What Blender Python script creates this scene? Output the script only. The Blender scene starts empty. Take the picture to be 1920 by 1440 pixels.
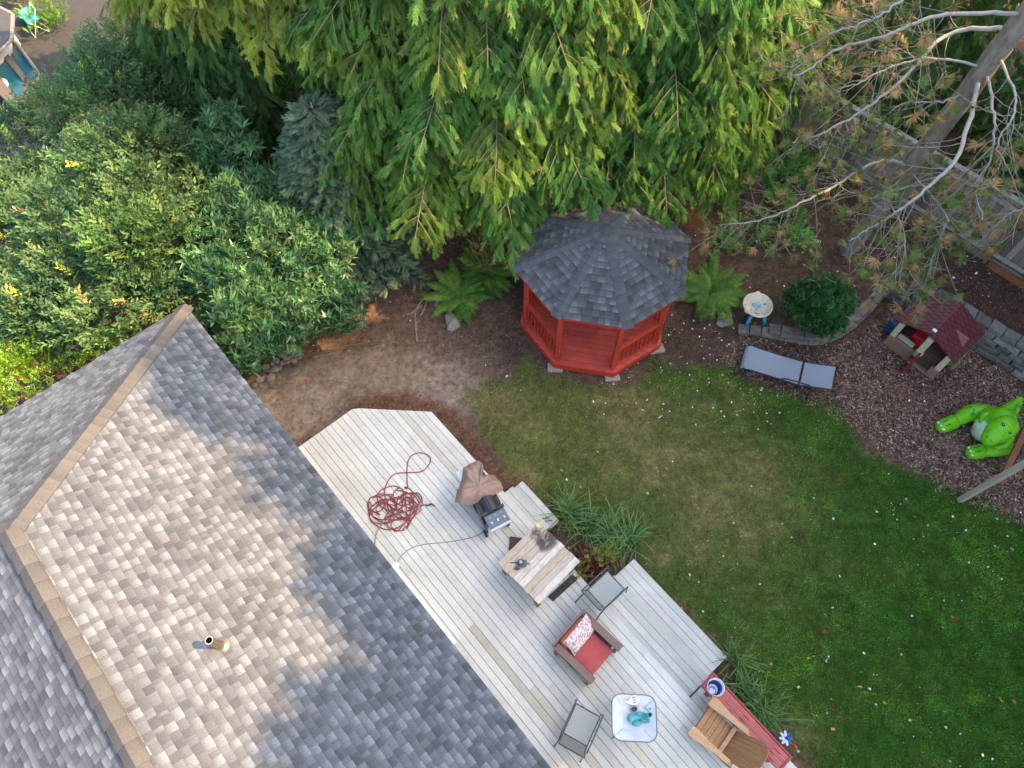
import bpy, math, random
import numpy as np
from mathutils import Vector, Matrix, Quaternion
random.seed(7); rng = np.random.default_rng(7)
PI = math.pi
scene = bpy.context.scene
# ---------------------------------------------------------------- camera
H = 14.8; F = 1400.0; TH = math.radians(28.5); cT, sT = math.cos(TH), math.sin(TH)
cam_d = bpy.data.cameras.new('camera'); cam = bpy.data.objects.new('camera', cam_d)
scene.collection.objects.link(cam); scene.camera = cam
cam.location = (0, 0, H); cam.rotation_euler = (TH, 0, 0)
cam_d.sensor_width = 36; cam_d.lens = 36 * F / 1920; cam_d.clip_start = .1; cam_d.clip_end = 400
# ---------------------------------------------------------------- sky and sun
SUN_EL, SUN_AZ = math.radians(46), math.radians(88)      # sun stands over +X
w = bpy.data.worlds.new('World'); scene.world = w; w.use_nodes = True
nt = w.node_tree; nt.nodes.clear()
sky = nt.nodes.new('ShaderNodeTexSky'); sky.sky_type = 'NISHITA'; sky.sun_disc = False
sky.sun_elevation = SUN_EL; sky.sun_rotation = SUN_AZ; sky.air_density = 1.0; sky.dust_density = 3.0; sky.ozone_density = .6
bg = nt.nodes.new('ShaderNodeBackground'); out = nt.nodes.new('ShaderNodeOutputWorld')
tint = nt.nodes.new('ShaderNodeMix'); tint.data_type = 'RGBA'; tint.blend_type = 'MULTIPLY'
tint.inputs[0].default_value = 1.0; tint.inputs[7].default_value = (.98, .93, .86, 1)   # thin pale haze over the blue
nt.links.new(sky.outputs[0], tint.inputs[6]); nt.links.new(tint.outputs[2], bg.inputs[0])
bg.inputs[1].default_value = .15
nt.links.new(bg.outputs[0], out.inputs[0])
sl = bpy.data.lights.new('sun', 'SUN'); sun = bpy.data.objects.new('sun', sl); scene.collection.objects.link(sun)
sl.energy = 2.6; sl.angle = math.radians(.55); sl.color = (1.0, .64, .33)
sd = Vector((math.cos(SUN_EL) * math.sin(SUN_AZ), math.cos(SUN_EL) * math.cos(SUN_AZ), math.sin(SUN_EL)))
sun.rotation_euler = sd.to_track_quat('Z', 'Y').to_euler()
vs = scene.view_settings; vs.view_transform = 'Standard'; vs.look = 'None'; vs.gamma = 1; vs.exposure = 2.3
scene.cycles.max_bounces = 6; scene.cycles.diffuse_bounces = 3; scene.cycles.transmission_bounces = 3; scene.cycles.caustics_reflective = False

# ---------------------------------------------------------------- frames
def P(px, py, z=0.):
    """point of the place that stands at height z where the photo shows pixel (px, py)"""
    a = (px - 960) / F; v = (720 - py) / F; k = (H - z) / (cT - sT * v)
    return Vector((a * k, (v * cT + sT) * k, z))
EA = Vector((-.653, .757, 0)).normalized(); EP = Vector((.757, .653, 0)).normalized()   # along / out from the house
def D(a, p, z=0.): return EA * a + EP * p + Vector((0, 0, z))
def AP(v): return v.dot(EA), v.dot(EP)
HROT = math.atan2(EA.y, EA.x)
def lin(c): c /= 255; return c / 12.92 if c <= .04045 else ((c + .055) / 1.055) ** 2.4
def S(r, g, b): return (lin(r), lin(g), lin(b))
# ---------------------------------------------------------------- materials
def mat(name, col=(.5, .5, .5), rough=.7, var=.15, scale=8., metal=0., attr=False, bump=0., bscale=None, stretch=None, transl=0., spec=.5, col2=None, detail=4., coat=0., var2=0., scale2=1.):
    m = bpy.data.materials.new(name); m.use_nodes = True; t = m.node_tree; N = t.nodes; L = t.links
    pb = N['Principled BSDF']; pb.inputs['Roughness'].default_value = rough; pb.inputs['Metallic'].default_value = metal
    pb.inputs['Specular IOR Level'].default_value = spec; pb.inputs['Coat Weight'].default_value = coat
    tc = N.new('ShaderNodeTexCoord'); mp = N.new('ShaderNodeMapping'); L.new(tc.outputs['Object'], mp.inputs[0])
    if stretch: mp.inputs['Scale'].default_value = stretch
    nz = N.new('ShaderNodeTexNoise'); nz.inputs['Scale'].default_value = scale; nz.inputs['Detail'].default_value = detail
    nz.inputs['Roughness'].default_value = .65; L.new(mp.outputs[0], nz.inputs[0])
    if attr:
        at = N.new('ShaderNodeAttribute'); at.attribute_name = 'Col'; src = at.outputs['Color']
    else:
        rg = N.new('ShaderNodeRGB'); rg.outputs[0].default_value = (*col, 1); src = rg.outputs[0]
    if col2:
        mx = N.new('ShaderNodeMix'); mx.data_type = 'RGBA'; cr = N.new('ShaderNodeMapRange')
        cr.inputs[1].default_value = .42; cr.inputs[2].default_value = .62; L.new(nz.outputs[0], cr.inputs[0])
        L.new(cr.outputs[0], mx.inputs[0]); L.new(src, mx.inputs[6]); mx.inputs[7].default_value = (*col2, 1); src = mx.outputs[2]
    mr = N.new('ShaderNodeMapRange'); mr.inputs[1].default_value = .25; mr.inputs[2].default_value = .75
    mr.inputs[3].default_value = 1 - var; mr.inputs[4].default_value = 1 + var; L.new(nz.outputs[0], mr.inputs[0])
    vm = N.new('ShaderNodeVectorMath'); vm.operation = 'SCALE'; L.new(src, vm.inputs[0]); L.new(mr.outputs[0], vm.inputs['Scale'])
    if var2:
        n2 = N.new('ShaderNodeTexNoise'); n2.inputs['Scale'].default_value = scale2; n2.inputs['Detail'].default_value = 6; n2.inputs['Distortion'].default_value = .6; L.new(tc.outputs['Object'], n2.inputs[0])
        m2_ = N.new('ShaderNodeMapRange'); m2_.inputs[1].default_value = .3; m2_.inputs[2].default_value = .7; m2_.inputs[3].default_value = 1 - var2; m2_.inputs[4].default_value = 1 + var2; L.new(n2.outputs[0], m2_.inputs[0])
        v2 = N.new('ShaderNodeVectorMath'); v2.operation = 'SCALE'; L.new(vm.outputs[0], v2.inputs[0]); L.new(m2_.outputs[0], v2.inputs['Scale']); vm = v2
    L.new(vm.outputs[0], pb.inputs['Base Color'])
    if bump:
        nb = N.new('ShaderNodeTexNoise'); nb.inputs['Scale'].default_value = bscale or scale * 3; nb.inputs['Detail'].default_value = 5
        L.new(mp.outputs[0], nb.inputs[0]); bp = N.new('ShaderNodeBump'); bp.inputs['Strength'].default_value = bump; bp.inputs['Distance'].default_value = .01
        L.new(nb.outputs[0], bp.inputs['Height']); L.new(bp.outputs[0], pb.inputs['Normal'])
    if transl:
        tr = N.new('ShaderNodeBsdfTranslucent'); L.new(vm.outputs[0], tr.inputs[0]); ms = N.new('ShaderNodeMixShader'); ms.inputs[0].default_value = transl
        L.new(pb.outputs[0], ms.inputs[1]); L.new(tr.outputs[0], ms.inputs[2]); L.new(ms.outputs[0], N['Material Output'].inputs[0])
    return m
M = {}
M['leaf'] = mat('leaf', attr=True, rough=.55, var=.3, scale=3, transl=.42, spec=.35)
M['gloss'] = mat('glossy_leaf', attr=True, rough=.3, var=.25, scale=3, transl=.28, spec=.6)
M['needle'] = mat('needle', attr=True, rough=.6, var=.25, scale=3, transl=.15, spec=.3)
M['grass'] = mat('grass_blade', attr=True, rough=.6, var=.2, scale=1.2, transl=.3, spec=.2)
M['bark'] = mat('bark', S(140, 130, 120), .9, .5, 9, bump=1., bscale=30, stretch=(1, 1, .35))
M['twig'] = mat('twig', S(146, 137, 125), .85, .3, 12)
M['stalk'] = mat('stalk', attr=True, rough=.8, var=.2)
M['ptwig'] = mat('pale_branch', S(172, 165, 154), .8, .25, 14)
M['ground'] = mat('soil', attr=True, rough=.95, var=.45, scale=9, bump=.7, bscale=45, spec=.1, detail=10)
M['chips'] = mat('wood_chips', attr=True, rough=.9, var=.2, scale=5, spec=.15)
M['petal'] = mat('petals', attr=True, rough=.8, var=.05, scale=5)
M['shingle'] = mat('shingles', attr=True, rough=.92, var=.28, scale=60, bump=.5, bscale=260, spec=.15, detail=8, var2=.12, scale2=.9)
M['deck'] = mat('deck_boards', attr=True, rough=.75, var=.16, scale=6, bump=.25, bscale=40, stretch=(1, 9, 9), spec=.25, detail=9, var2=.09, scale2=1.3)
M['white'] = mat('white_paint', S(238, 238, 236), .45, .05, 4)
M['siding'] = mat('siding', S(196, 192, 182), .7, .06, 4)
M['red'] = mat('red_stain', attr=True, rough=.6, var=.22, scale=9, stretch=(1, 1, 1), bump=.25, bscale=40, var2=.14, scale2=2.5, detail=8)
M['fence'] = mat('fence_boards', attr=True, rough=.9, var=.35, scale=7, stretch=(3, 3, .6), bump=.4, bscale=30)
M['cedarpost'] = mat('brown_timber', S(130, 82, 50), .85, .3, 6, bump=.3)
M['stone'] = mat('wall_stone', attr=True, rough=.92, var=.4, scale=9, bump=1.0, bscale=28, detail=9)
M['vc'] = mat('painted', attr=True, rough=.5, var=.08, scale=12)
M['plastic'] = mat('moulded_plastic', attr=True, rough=.5, var=.12, scale=9, var2=.08, scale2=4)
M['vinyl'] = mat('inflated_vinyl', attr=True, rough=.36, var=.08, scale=5, spec=.45, transl=.12)
M['metal'] = mat('dark_metal', attr=True, rough=.38, var=.1, scale=10, metal=.3)
M['fabric'] = mat('woven_fabric', attr=True, rough=.85, var=.2, scale=90, stretch=(1, 1, 1), bump=.3, bscale=200)
M['cloth'] = mat('canvas', attr=True, rough=.9, var=.12, scale=8, bump=.2, bscale=60)
M['wood'] = mat('weathered_wood', attr=True, rough=.82, var=.3, scale=6, bump=.35, bscale=26, stretch=(1, 8, 1), detail=9)
M['woodx'] = mat('weathered_wood_lengthwise', attr=True, rough=.8, var=.22, scale=7, bump=.3, bscale=26, stretch=(1, 9, 2), detail=9)
M['pave'] = mat('paving', attr=True, rough=.9, var=.2, scale=5, bump=.3)
M['water'] = mat('pool_water', S(38, 88, 98), .08, .1, 2, spec=.6)
# ---------------------------------------------------------------- objects
COL = scene.collection
def thing(name, label, cat, loc=(0, 0, 0), rz=0., group=None, rot=None):
    o = bpy.data.objects.new(name, None); COL.objects.link(o); o.location = loc
    o.rotation_euler = rot if rot else (0, 0, rz); o.empty_display_size = .2
    return tag(o, label, cat, group)
def tag(o, label=None, cat=None, group=None, kind=None):
    if label: o['label'] = label
    if cat: o['category'] = cat
    if group: o['group'] = group
    if kind: o['kind'] = kind
    return o
def rawmesh(name, V, Fs, mt, C=None, parent=None, smooth=False):
    """V (n,3) array, Fs list of index arrays each (m,k), C (n,3) colours"""
    me = bpy.data.meshes.new(name); V = np.asarray(V, dtype=np.float32)
    me.vertices.add(len(V)); me.vertices.foreach_set('co', V.ravel())
    Fs = [np.asarray(f, dtype=np.int32) for f in Fs if len(f)]
    lt = np.concatenate([np.full(len(f), f.shape[1], dtype=np.int32) for f in Fs]); li = np.concatenate([f.ravel() for f in Fs])
    me.loops.add(len(li)); me.loops.foreach_set('vertex_index', li)
    me.polygons.add(len(lt)); ls = np.concatenate(([0], np.cumsum(lt)[:-1])).astype(np.int32)
    me.polygons.foreach_set('loop_start', ls); me.polygons.foreach_set('loop_total', lt)
    if smooth: me.polygons.foreach_set('use_smooth', np.ones(len(lt), dtype=bool))
    if C is not None:
        a = me.color_attributes.new('Col', 'FLOAT_COLOR', 'POINT')
        cc = np.ones((len(V), 4), dtype=np.float32); cc[:, :3] = C; a.data.foreach_set('color', cc.ravel())
    me.update()
    o = bpy.data.objects.new(name, me); COL.objects.link(o)
    if mt: me.materials.append(M[mt] if isinstance(mt, str) else mt)
    if parent: o.parent = parent
    return o
def frame(d, up=(0, 0, 1)):
    d = Vector(d).normalized(); u = Vector(up)
    if abs(d.dot(u)) > .98: u = Vector((1, 0, 0))
    x = u.cross(d).normalized(); return x, d.cross(x).normalized(), d
class MB:
    def __init__(s): s.v = []; s.f = []; s.c = []; s.col = (.5, .5, .5)
    def add(s, vs, fs, col=None):
        n = len(s.v); c = col or s.col
        s.v += [tuple(v) for v in vs]; s.f += [[n + i for i in f] for f in fs]; s.c += [c] * len(vs); return s
    def box(s, c, size, rot=None, col=None, top=1.):
        """box centred at c; top scales the upper face"""
        x, y, z = (q / 2 for q in size); vs = []
        for sz in (-1, 1):
            k = top if sz > 0 else 1
            for sx, sy in ((-1, -1), (1, -1), (1, 1), (-1, 1)): vs.append(Vector((sx * x * k, sy * y * k, sz * z)))
        if rot is not None:
            R = rot if isinstance(rot, Matrix) else Matrix.Rotation(rot, 3, 'Z'); vs = [R @ v for v in vs]
        c = Vector(c); return s.add([v + c for v in vs], [[3, 2, 1, 0], [4, 5, 6, 7], [0, 1, 5, 4], [1, 2, 6, 5], [2, 3, 7, 6], [3, 0, 4, 7]], col)
    def bar(s, a, b, w, h=None, up=(0, 0, 1), col=None):
        a = Vector(a); b = Vector(b); h = h or w; x, y, d = frame(b - a, up); R = Matrix((x, y, d)).transposed()
        return s.box((a + b) / 2, (w, h, (b - a).length), R, col)
    def tube(s, pts, r, n=8, col=None, cap=True):
        pts = [Vector(p) for p in pts]; m = len(pts); rs = r if isinstance(r, (list, tuple)) else [r] * m; vs = []; px = None
        for i, p in enumerate(pts):
            d = pts[min(i + 1, m - 1)] - pts[max(i - 1, 0)]
            if d.length < 1e-9: d = Vector((0, 0, 1))
            d.normalize()
            if px is None: px = frame(d)[0]
            px = (px - d * px.dot(d))
            if px.length < 1e-6: px = frame(d)[0]
            px.normalize(); py = d.cross(px)
            for k in range(n):
                t = 2 * PI * k / n; vs.append(p + (px * math.cos(t) + py * math.sin(t)) * rs[i])
        fs = [[i * n + k, i * n + (k + 1) % n, (i + 1) * n + (k + 1) % n, (i + 1) * n + k] for i in range(m - 1) for k in range(n)]
        if cap: fs += [list(range(n))[::-1], [(m - 1) * n + k for k in range(n)]]
        return s.add(vs, fs, col)
    def lathe(s, prof, c=(0, 0, 0), n=20, col=None, sx=1., sy=1.):
        c = Vector(c); vs = []
        for r, z in prof:
            for k in range(n): t = 2 * PI * k / n; vs.append(c + Vector((r * math.cos(t) * sx, r * math.sin(t) * sy, z)))
        m = len(prof); fs = [[i * n + k, i * n + (k + 1) % n, (i + 1) * n + (k + 1) % n, (i + 1) * n + k] for i in range(m - 1) for k in range(n)]
        return s.add(vs, fs, col)
    def ball(s, c, r, n=12, m=8, col=None, rot=None):
        r = (r, r, r) if not isinstance(r, (tuple, list)) else r; c = Vector(c); vs = []
        for i in range(m + 1):
            ph = PI * i / m
            for k in range(n):
                t = 2 * PI * k / n; v = Vector((math.sin(ph) * math.cos(t) * r[0], math.sin(ph) * math.sin(t) * r[1], -math.cos(ph) * r[2]))
                if rot is not None: v = rot @ v
                vs.append(c + v)
        return s.add(vs, [[i * n + k, i * n + (k + 1) % n, (i + 1) * n + (k + 1) % n, (i + 1) * n + k] for i in range(m) for k in range(n)], col)
    def prism(s, poly, z0, z1, col=None):
        """poly (x,y) counter-clockwise"""
        n = len(poly); vs = [Vector((p[0], p[1], z0)) for p in poly] + [Vector((p[0], p[1], z1)) for p in poly]
        return s.add(vs, [list(range(n))[::-1], list(range(n, 2 * n))] + [[i, (i + 1) % n, n + (i + 1) % n, n + i] for i in range(n)], col)
    def xf(s, mtx):
        s.v = [tuple(mtx @ Vector(v)) for v in s.v]; return s
    def build(s, name, mt, parent=None, smooth=False, bevel=0., loc=None, subd=0):
        me = bpy.data.meshes.new(name); me.from_pydata(s.v, [], s.f); me.update()
        a = me.color_attributes.new('Col', 'FLOAT_COLOR', 'POINT')
        cc = np.ones((len(s.v), 4), dtype=np.float32); cc[:, :3] = np.array(s.c); a.data.foreach_set('color', cc.ravel())
        o = bpy.data.objects.new(name, me); COL.objects.link(o); me.materials.append(M[mt])
        if smooth: me.polygons.foreach_set('use_smooth', [True] * len(me.polygons))
        if parent: o.parent = parent
        if loc is not None: o.location = loc
        if bevel:
            b = o.modifiers.new('b', 'BEVEL'); b.width = bevel; b.segments = 2; b.limit_method = 'ANGLE'; b.angle_limit = .6
        if subd:
            b = o.modifiers.new('s', 'SUBSURF'); b.levels = subd; b.render_levels = subd
        return o
def curve(pts, n=8):
    """Catmull-Rom through pts"""
    pts = [Vector(p) for p in pts]; q = [pts[0] * 2 - pts[1]] + pts + [pts[-1] * 2 - pts[-2]]; o = []
    for i in range(1, len(q) - 2):
        a, b, c, d = q[i - 1:i + 3]
        for k in range(n):
            t = k / n; o.append(.5 * ((2 * b) + (c - a) * t + (2 * a - 5 * b + 4 * c - d) * t * t + (3 * b - a - 3 * c + d) * t ** 3))
    return o + [pts[-1]]
def copy_thing(root, loc, rz, label):
    def cp(o, par):
        c = o.copy(); COL.objects.link(c)
        if par: c.parent = par
        for ch in o.children: cp(ch, c)
        return c
    r = cp(root, None); r.location = loc; r.rotation_euler = (0, 0, rz); r['label'] = label; return r
# leaf templates: (verts (n,3), tris (m,3)); +Y is the growing direction, Z the upper side, unit length
def T(v, f): return np.array(v, dtype=np.float64), np.array(f, dtype=np.int32)
def t_leaf(w=.36, fold=.06, droop=.08):
    return T([(0, 0, 0), (-w / 2, .45, fold), (w / 2, .45, fold), (0, .5, 0), (0, 1, -droop)], [(0, 3, 1), (0, 2, 3), (1, 3, 4), (3, 2, 4)])
def t_frond(n=7, w=.42, lw=.16, droop=.25, seed=1):
    r = random.Random(seed); V = []; Fc = []
    for i in range(n):
        y = .06 + .86 * i / n; hw = w / 2 * math.sin(PI * (.18 + .78 * i / n)) ** .8
        for s in (-1, 1):
            yy = y + r.uniform(-.02, .02); L = hw * r.uniform(.8, 1.15); z = -droop * y * y
            k = len(V); V += [(0, yy - .02, z), (0, yy + lw * .8, z - .01), (s * L, yy + lw * .9 + L * .5, z - .05 - L * .3)]; Fc.append((k, k + 1, k + 2) if s < 0 else (k, k + 2, k + 1))
    k = len(V); V += [(-.03, .8, -droop * .6), (.03, .8, -droop * .6), (0, 1.02, -droop)]; Fc.append((k, k + 1, k + 2))
    return T(V, Fc)
def t_rosette(n=9, w=.3, up=.5, seed=1, base=t_leaf, ln=1.):
    r = random.Random(seed); V = []; Fc = []
    for i in range(n):
        v, f = base(w); a = 2.4 * i + r.uniform(-.3, .3); el = up * (1 - i / n * .2) + r.uniform(-.25, .25) + (i / n) * .5; L = ln * r.uniform(.75, 1.05)
        R = np.array(Matrix.Rotation(a, 3, 'Z') @ Matrix.Rotation(el, 3, 'X') @ Matrix.Rotation(r.uniform(-.5, .5), 3, 'Y'))
        k = len(V); V += [tuple(R @ (q * L) + np.array((0, 0, .12 * i / n))) for q in v]; Fc += [tuple(x + k for x in t) for t in f]
    return T(V, Fc)
def t_twig(n=11, L=.3, w=.45, seed=1):
    """leafy shoot along +Y"""
    r = random.Random(seed); V = []; Fc = []
    for i in range(n):
        v, f = t_leaf(w, .05, .1); s = 1 if i % 2 else -1; l = L * r.uniform(.7, 1.1) * (1 - .35 * i / n)
        R = np.array(Matrix.Rotation(r.uniform(-.8, .8), 3, 'Y') @ Matrix.Rotation(s * r.uniform(.5, 1.2), 3, 'Z') @ Matrix.Rotation(r.uniform(-.3, .5), 3, 'X'))
        k = len(V); V += [tuple(R @ (q * l) + np.array((0, .05 + .85 * i / n, 0))) for q in v]; Fc += [tuple(x + k for x in t) for t in f]
    return T(V, Fc)
def t_tuft(n=26, w=.035, seed=1, spread=1.25):
    r = random.Random(seed); V = []; Fc = []
    for i in range(n):
        a = r.uniform(0, 2 * PI); el = r.uniform(-.2, spread); L = r.uniform(.7, 1.)
        d = Vector((math.cos(a) * math.sin(el), math.cos(el), math.sin(a) * math.sin(el))); x = d.orthogonal().normalized() * w
        k = len(V); V += [tuple(-x), tuple(x), tuple(d * L)]; Fc.append((k, k + 1, k + 2))
    return T(V, Fc)
def basis(dirs, ups, roll=0.):
    """rotation matrices with columns x, y=dir, z~up"""
    d = dirs / np.linalg.norm(dirs, axis=1, keepdims=True); u = ups + rng.normal(0, 1e-3, ups.shape)
    x = np.cross(d, u); x /= np.linalg.norm(x, axis=1, keepdims=True) + 1e-9; z = np.cross(x, d)
    if roll:
        t = rng.normal(0, roll, len(d))[:, None]; x, z = x * np.cos(t) + z * np.sin(t), z * np.cos(t) - x * np.sin(t)
    return np.stack([x, d, z], axis=2)
class Scatter:
    def __init__(s): s.V = []; s.F = []; s.C = []; s.n = 0
    def put(s, tpl, pos, R, scale, col, tip=None):
        """tpl template; pos (k,3); R (k,3,3); scale (k,) or (k,3); col (k,3); tip (k,3) colour at the far end"""
        v, f = tpl; k = len(pos)
        if k == 0: return
        sc = np.asarray(scale, dtype=np.float64); sc = sc[:, None, None] if sc.ndim == 1 else sc[:, None, :]
        W = np.einsum('kij,knj->kni', R, v[None] * sc) + pos[:, None, :]
        s.V.append(W.reshape(-1, 3)); s.F.append((f[None] + (np.arange(k) * len(v))[:, None, None] + s.n).reshape(-1, f.shape[1])); s.n += k * len(v)
        c = np.repeat(col[:, None, :], len(v), axis=1)
        if tip is not None:
            t = np.clip((v[:, 1] - .55) / .45, 0, 1)[None, :, None]; c = c * (1 - t) + tip[:, None, :] * t
        s.C.append(c.reshape(-1, 3))
    def build(s, name, mt, parent=None, origin=(0, 0, 0)):
        return rawmesh(name, np.concatenate(s.V) - np.array(origin), [np.concatenate(s.F)], mt, np.concatenate(s.C), parent)
def jitcol(base, n, v=.18, h=.06):
    b = np.array(base)[None] * 1.25 * np.exp(rng.normal(0, v, (n, 1))) * (1 + rng.normal(0, h, (n, 3))); return np.clip(b, .002, .95)
def unit(n):
    v = rng.normal(0, 1, (n, 3)); return v / np.linalg.norm(v, axis=1, keepdims=True)
# ================================================================ GROUND
def inpoly(X, Y, poly):
    r = np.zeros(X.shape, bool); n = len(poly)
    for i in range(n):
        x1, y1 = poly[i][:2]; x2, y2 = poly[(i + 1) % n][:2]
        c = ((y1 > Y) != (y2 > Y)) & (X < (x2 - x1) * (Y - y1) / (y2 - y1 + 1e-12) + x1); r ^= c
    return r
def pdist(X, Y, line):
    d = np.full(X.shape, 1e9)
    for a, b in zip(line[:-1], line[1:]):
        ax, ay = a[0], a[1]; bx, by = b[0] - ax, b[1] - ay
        t = np.clip(((X - ax) * bx + (Y - ay) * by) / (bx * bx + by * by + 1e-12), 0, 1); d = np.minimum(d, np.hypot(X - ax - bx * t, Y - ay - by * t))
    return d
def vnoise(X, Y, s, seed=0):
    """smooth value noise 0..1"""
    r = np.random.default_rng(seed); g = r.random((256, 256)); x = X / s + 77.3; y = Y / s + 41.7
    xi = np.floor(x).astype(int); yi = np.floor(y).astype(int); fx = x - xi; fy = y - yi; fx = fx * fx * (3 - 2 * fx); fy = fy * fy * (3 - 2 * fy)
    q = lambda i, j: g[i % 256, j % 256]
    return (q(xi, yi) * (1 - fx) + q(xi + 1, yi) * fx) * (1 - fy) + (q(xi, yi + 1) * (1 - fx) + q(xi + 1, yi + 1) * fx) * fy
def fb(X, Y, s, seed=0): return (vnoise(X, Y, s, seed) + .5 * vnoise(X, Y, s / 2.1, seed + 1) + .25 * vnoise(X, Y, s / 4.3, seed + 2)) / 1.75
def sstep(a, b, x): t = np.clip((x - a) / (b - a), 0, 1); return t * t * (3 - 2 * t)
low_base = [P(x, y) for x, y in ((1393, 627), (1435, 633), (1487, 643), (1527, 647), (1560, 640), (1593, 622), (1627, 592), (1660, 556))]
tall_base = [P(x, y) for x, y in ((1660, 556), (1720, 592), (1814, 648), (1901, 701), (1990, 757), (2100, 830))]
wall_line = low_base + tall_base[1:]
bed_poly = [(v.x, v.y) for v in wall_line] + [(40, 0), (40, 50), (P(1393, 627).x, 50)]
def gz(X, Y):
    X = np.asarray(X, float); Y = np.asarray(Y, float); x0 = low_base[0].x
    hgt = np.interp(X, [x0, x0 + 1.0, low_base[-1].x - .4, low_base[-1].x + .5], [.02, .22, .34, .58])
    ins = inpoly(X, Y, bed_poly); d = pdist(X, Y, wall_line)
    h = np.where(ins, hgt * sstep(.08, .26, d), 0)
    return h * sstep(x0 - .1, x0 + .9, X) + (fb(X, Y, 2.2, 5) - .5) * .05 * sstep(0, 1.5, d)
def gz1(x, y): return float(gz(np.array([x]), np.array([y]))[0])
def PG(px, py, dz=0.):
    z = 0
    for _ in range(6): q = P(px, py, z); z = gz1(q.x, q.y)
    return P(px, py, z + dz)
def pxpoly(l): return [(P(x, y).x, P(x, y).y) for x, y in l]
lawn_px = [(868, 745), (905, 722), (945, 700), (985, 678), (1035, 702), (1090, 722), (1160, 718), (1235, 690), (1300, 678), (1375, 690), (1400, 722), (1480, 738), (1548, 748),
           (1590, 785), (1612, 818), (1650, 850), (1700, 878), (1745, 895), (1800, 925), (1850, 945), (1925, 985), (2100, 1040), (2200, 1700), (1500, 1700), (1495, 1440), (1440, 1330),
           (1370, 1250), (1200, 1040), (1100, 960), (1030, 950), (985, 905), (965, 900), (940, 880), (905, 830), (880, 790)]
lawn_poly = pxpoly(lawn_px)
play_poly = pxpoly([(1400, 640), (1560, 662), (1640, 610), (1670, 575), (1990, 770), (2200, 1060), (1925, 990), (1850, 948), (1745, 898), (1650, 853), (1612, 820), (1585, 785), (1548, 750), (1470, 735), (1395, 700), (1330, 668)])
strip_poly = pxpoly([(660, 765), (700, 740), (790, 745), (860, 765), (885, 800), (910, 838), (945, 885), (985, 905), (955, 930), (812, 775)])
path_poly = pxpoly([(470, 725), (520, 690), (600, 660), (700, 645), (800, 650), (880, 690), (905, 745), (860, 775), (800, 760), (690, 745), (640, 770), (540, 850), (480, 790)])
def region(X, Y, poly, soft):
    d = pdist(X, Y, poly + [poly[0]]); s = np.where(inpoly(X, Y, poly), d, -d); n = (fb(X, Y, .7, 21) - .5) * .7
    return sstep(-soft, soft, s + n)
def lawn_mask(X, Y): return region(X, Y, lawn_poly, .22)
def dryness(X, Y):
    """how straw-coloured the turf is: the strip nearest the gazebo and deck, and odd patches"""
    line = [P(890, 740), P(1000, 760), P(1120, 800), P(1250, 860), P(1330, 920)]
    d = pdist(X, Y, line); dry = np.exp(-(d / 2.3) ** 2) * .84
    n = fb(X, Y, .62, 33); dry = dry * (.55 + .6 * n) + sstep(.6, .8, n) * .35 * np.exp(-(d / 3.5) ** 2)
    for px, py, r, a in ((1450, 990, .22, .8), (1330, 945, .5, .5), (1310, 1040, .3, .6), (1540, 745, .4, .5), (1405, 870, .5, .45), (1380, 1235, .35, .8), (1500, 1390, .5, .9), (1240, 1050, .25, .9), (985, 890, .35, .8), (1180, 765, .6, .55), (1440, 905, .5, .5), (940, 760, .6, .5)):
        q = P(px, py); dry += .75 * a * np.exp(-((X - q.x) ** 2 + (Y - q.y) ** 2) / r ** 2)
    return np.clip(dry + .10 * (fb(X, Y, .35, 61) - .5), 0, 1)
def ground_col(X, Y):
    m = lambda a, b, t: a + (b - a) * t[..., None]
    c = np.broadcast_to(np.array(S(86, 70, 60)), X.shape + (3,)).copy()             # bark-strewn bed
    n = fb(X, Y, 1.3, 3); c = m(c, np.array(S(106, 84, 68)), sstep(.42, .62, n) * .8)
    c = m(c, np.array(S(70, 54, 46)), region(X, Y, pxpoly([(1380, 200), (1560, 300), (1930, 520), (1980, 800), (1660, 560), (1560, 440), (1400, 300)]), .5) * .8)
    c = m(c, np.array(S(138, 124, 110)), region(X, Y, path_poly, .35))
    q = P(830, 725); c = m(c, np.array(S(138, 124, 110)), np.exp(-((X - q.x) ** 2 + (Y - q.y) ** 2) / .9))
    q = P(770, 600); c = m(c, np.array(S(118, 94, 76)), np.exp(-((X - q.x) ** 2 + (Y - q.y) ** 2) / 3.0) * .8)
    c = m(c, np.array(S(104, 74, 60)), region(X, Y, strip_poly, .2))
    c = m(c, np.array(S(104, 82, 70)), region(X, Y, play_poly, .2))
    lw = lawn_mask(X, Y); c = m(c, np.array(S(54, 82, 28)) * (1 - dryness(X, Y)[..., None]) + np.array(S(112, 106, 66)) * dryness(X, Y)[..., None], lw)
    for px, py, r in ((1680, 722, .35), (1300, 408, .4)): q = PG(px, py); c = m(c, np.array(S(176, 112, 74)), np.exp(-((X - q.x) ** 2 + (Y - q.y) ** 2) / r ** 2) * .75)
    c = m(c, np.array(S(62, 56, 50)), sstep(-8.2, -9.0, X) * sstep(14, 16, Y))  # top-left ground darkened in colour, in place of shade missing there
    return c * (.72 + .56 * vnoise(X, Y, .11, 71))[..., None] * (.8 + .4 * vnoise(X, Y, .05, 72))[..., None]
def sheet(name, x0, x1, y0, y1, step, zf, cf, mt):
    xs = np.arange(x0, x1 + step / 2, step); ys = np.arange(y0, y1 + step / 2, step); X, Y = np.meshgrid(xs, ys, indexing='ij'); Z = zf(X, Y)
    V = np.stack([X, Y, Z], -1).reshape(-1, 3); ny = len(ys); i, j = np.meshgrid(np.arange(len(xs) - 1), np.arange(ny - 1), indexing='ij'); a = (i * ny + j).ravel()
    return rawmesh(name, V, [np.stack([a, a + ny, a + ny + 1, a + 1], 1)], mt, cf(X, Y).reshape(-1, 3), smooth=True)
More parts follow.
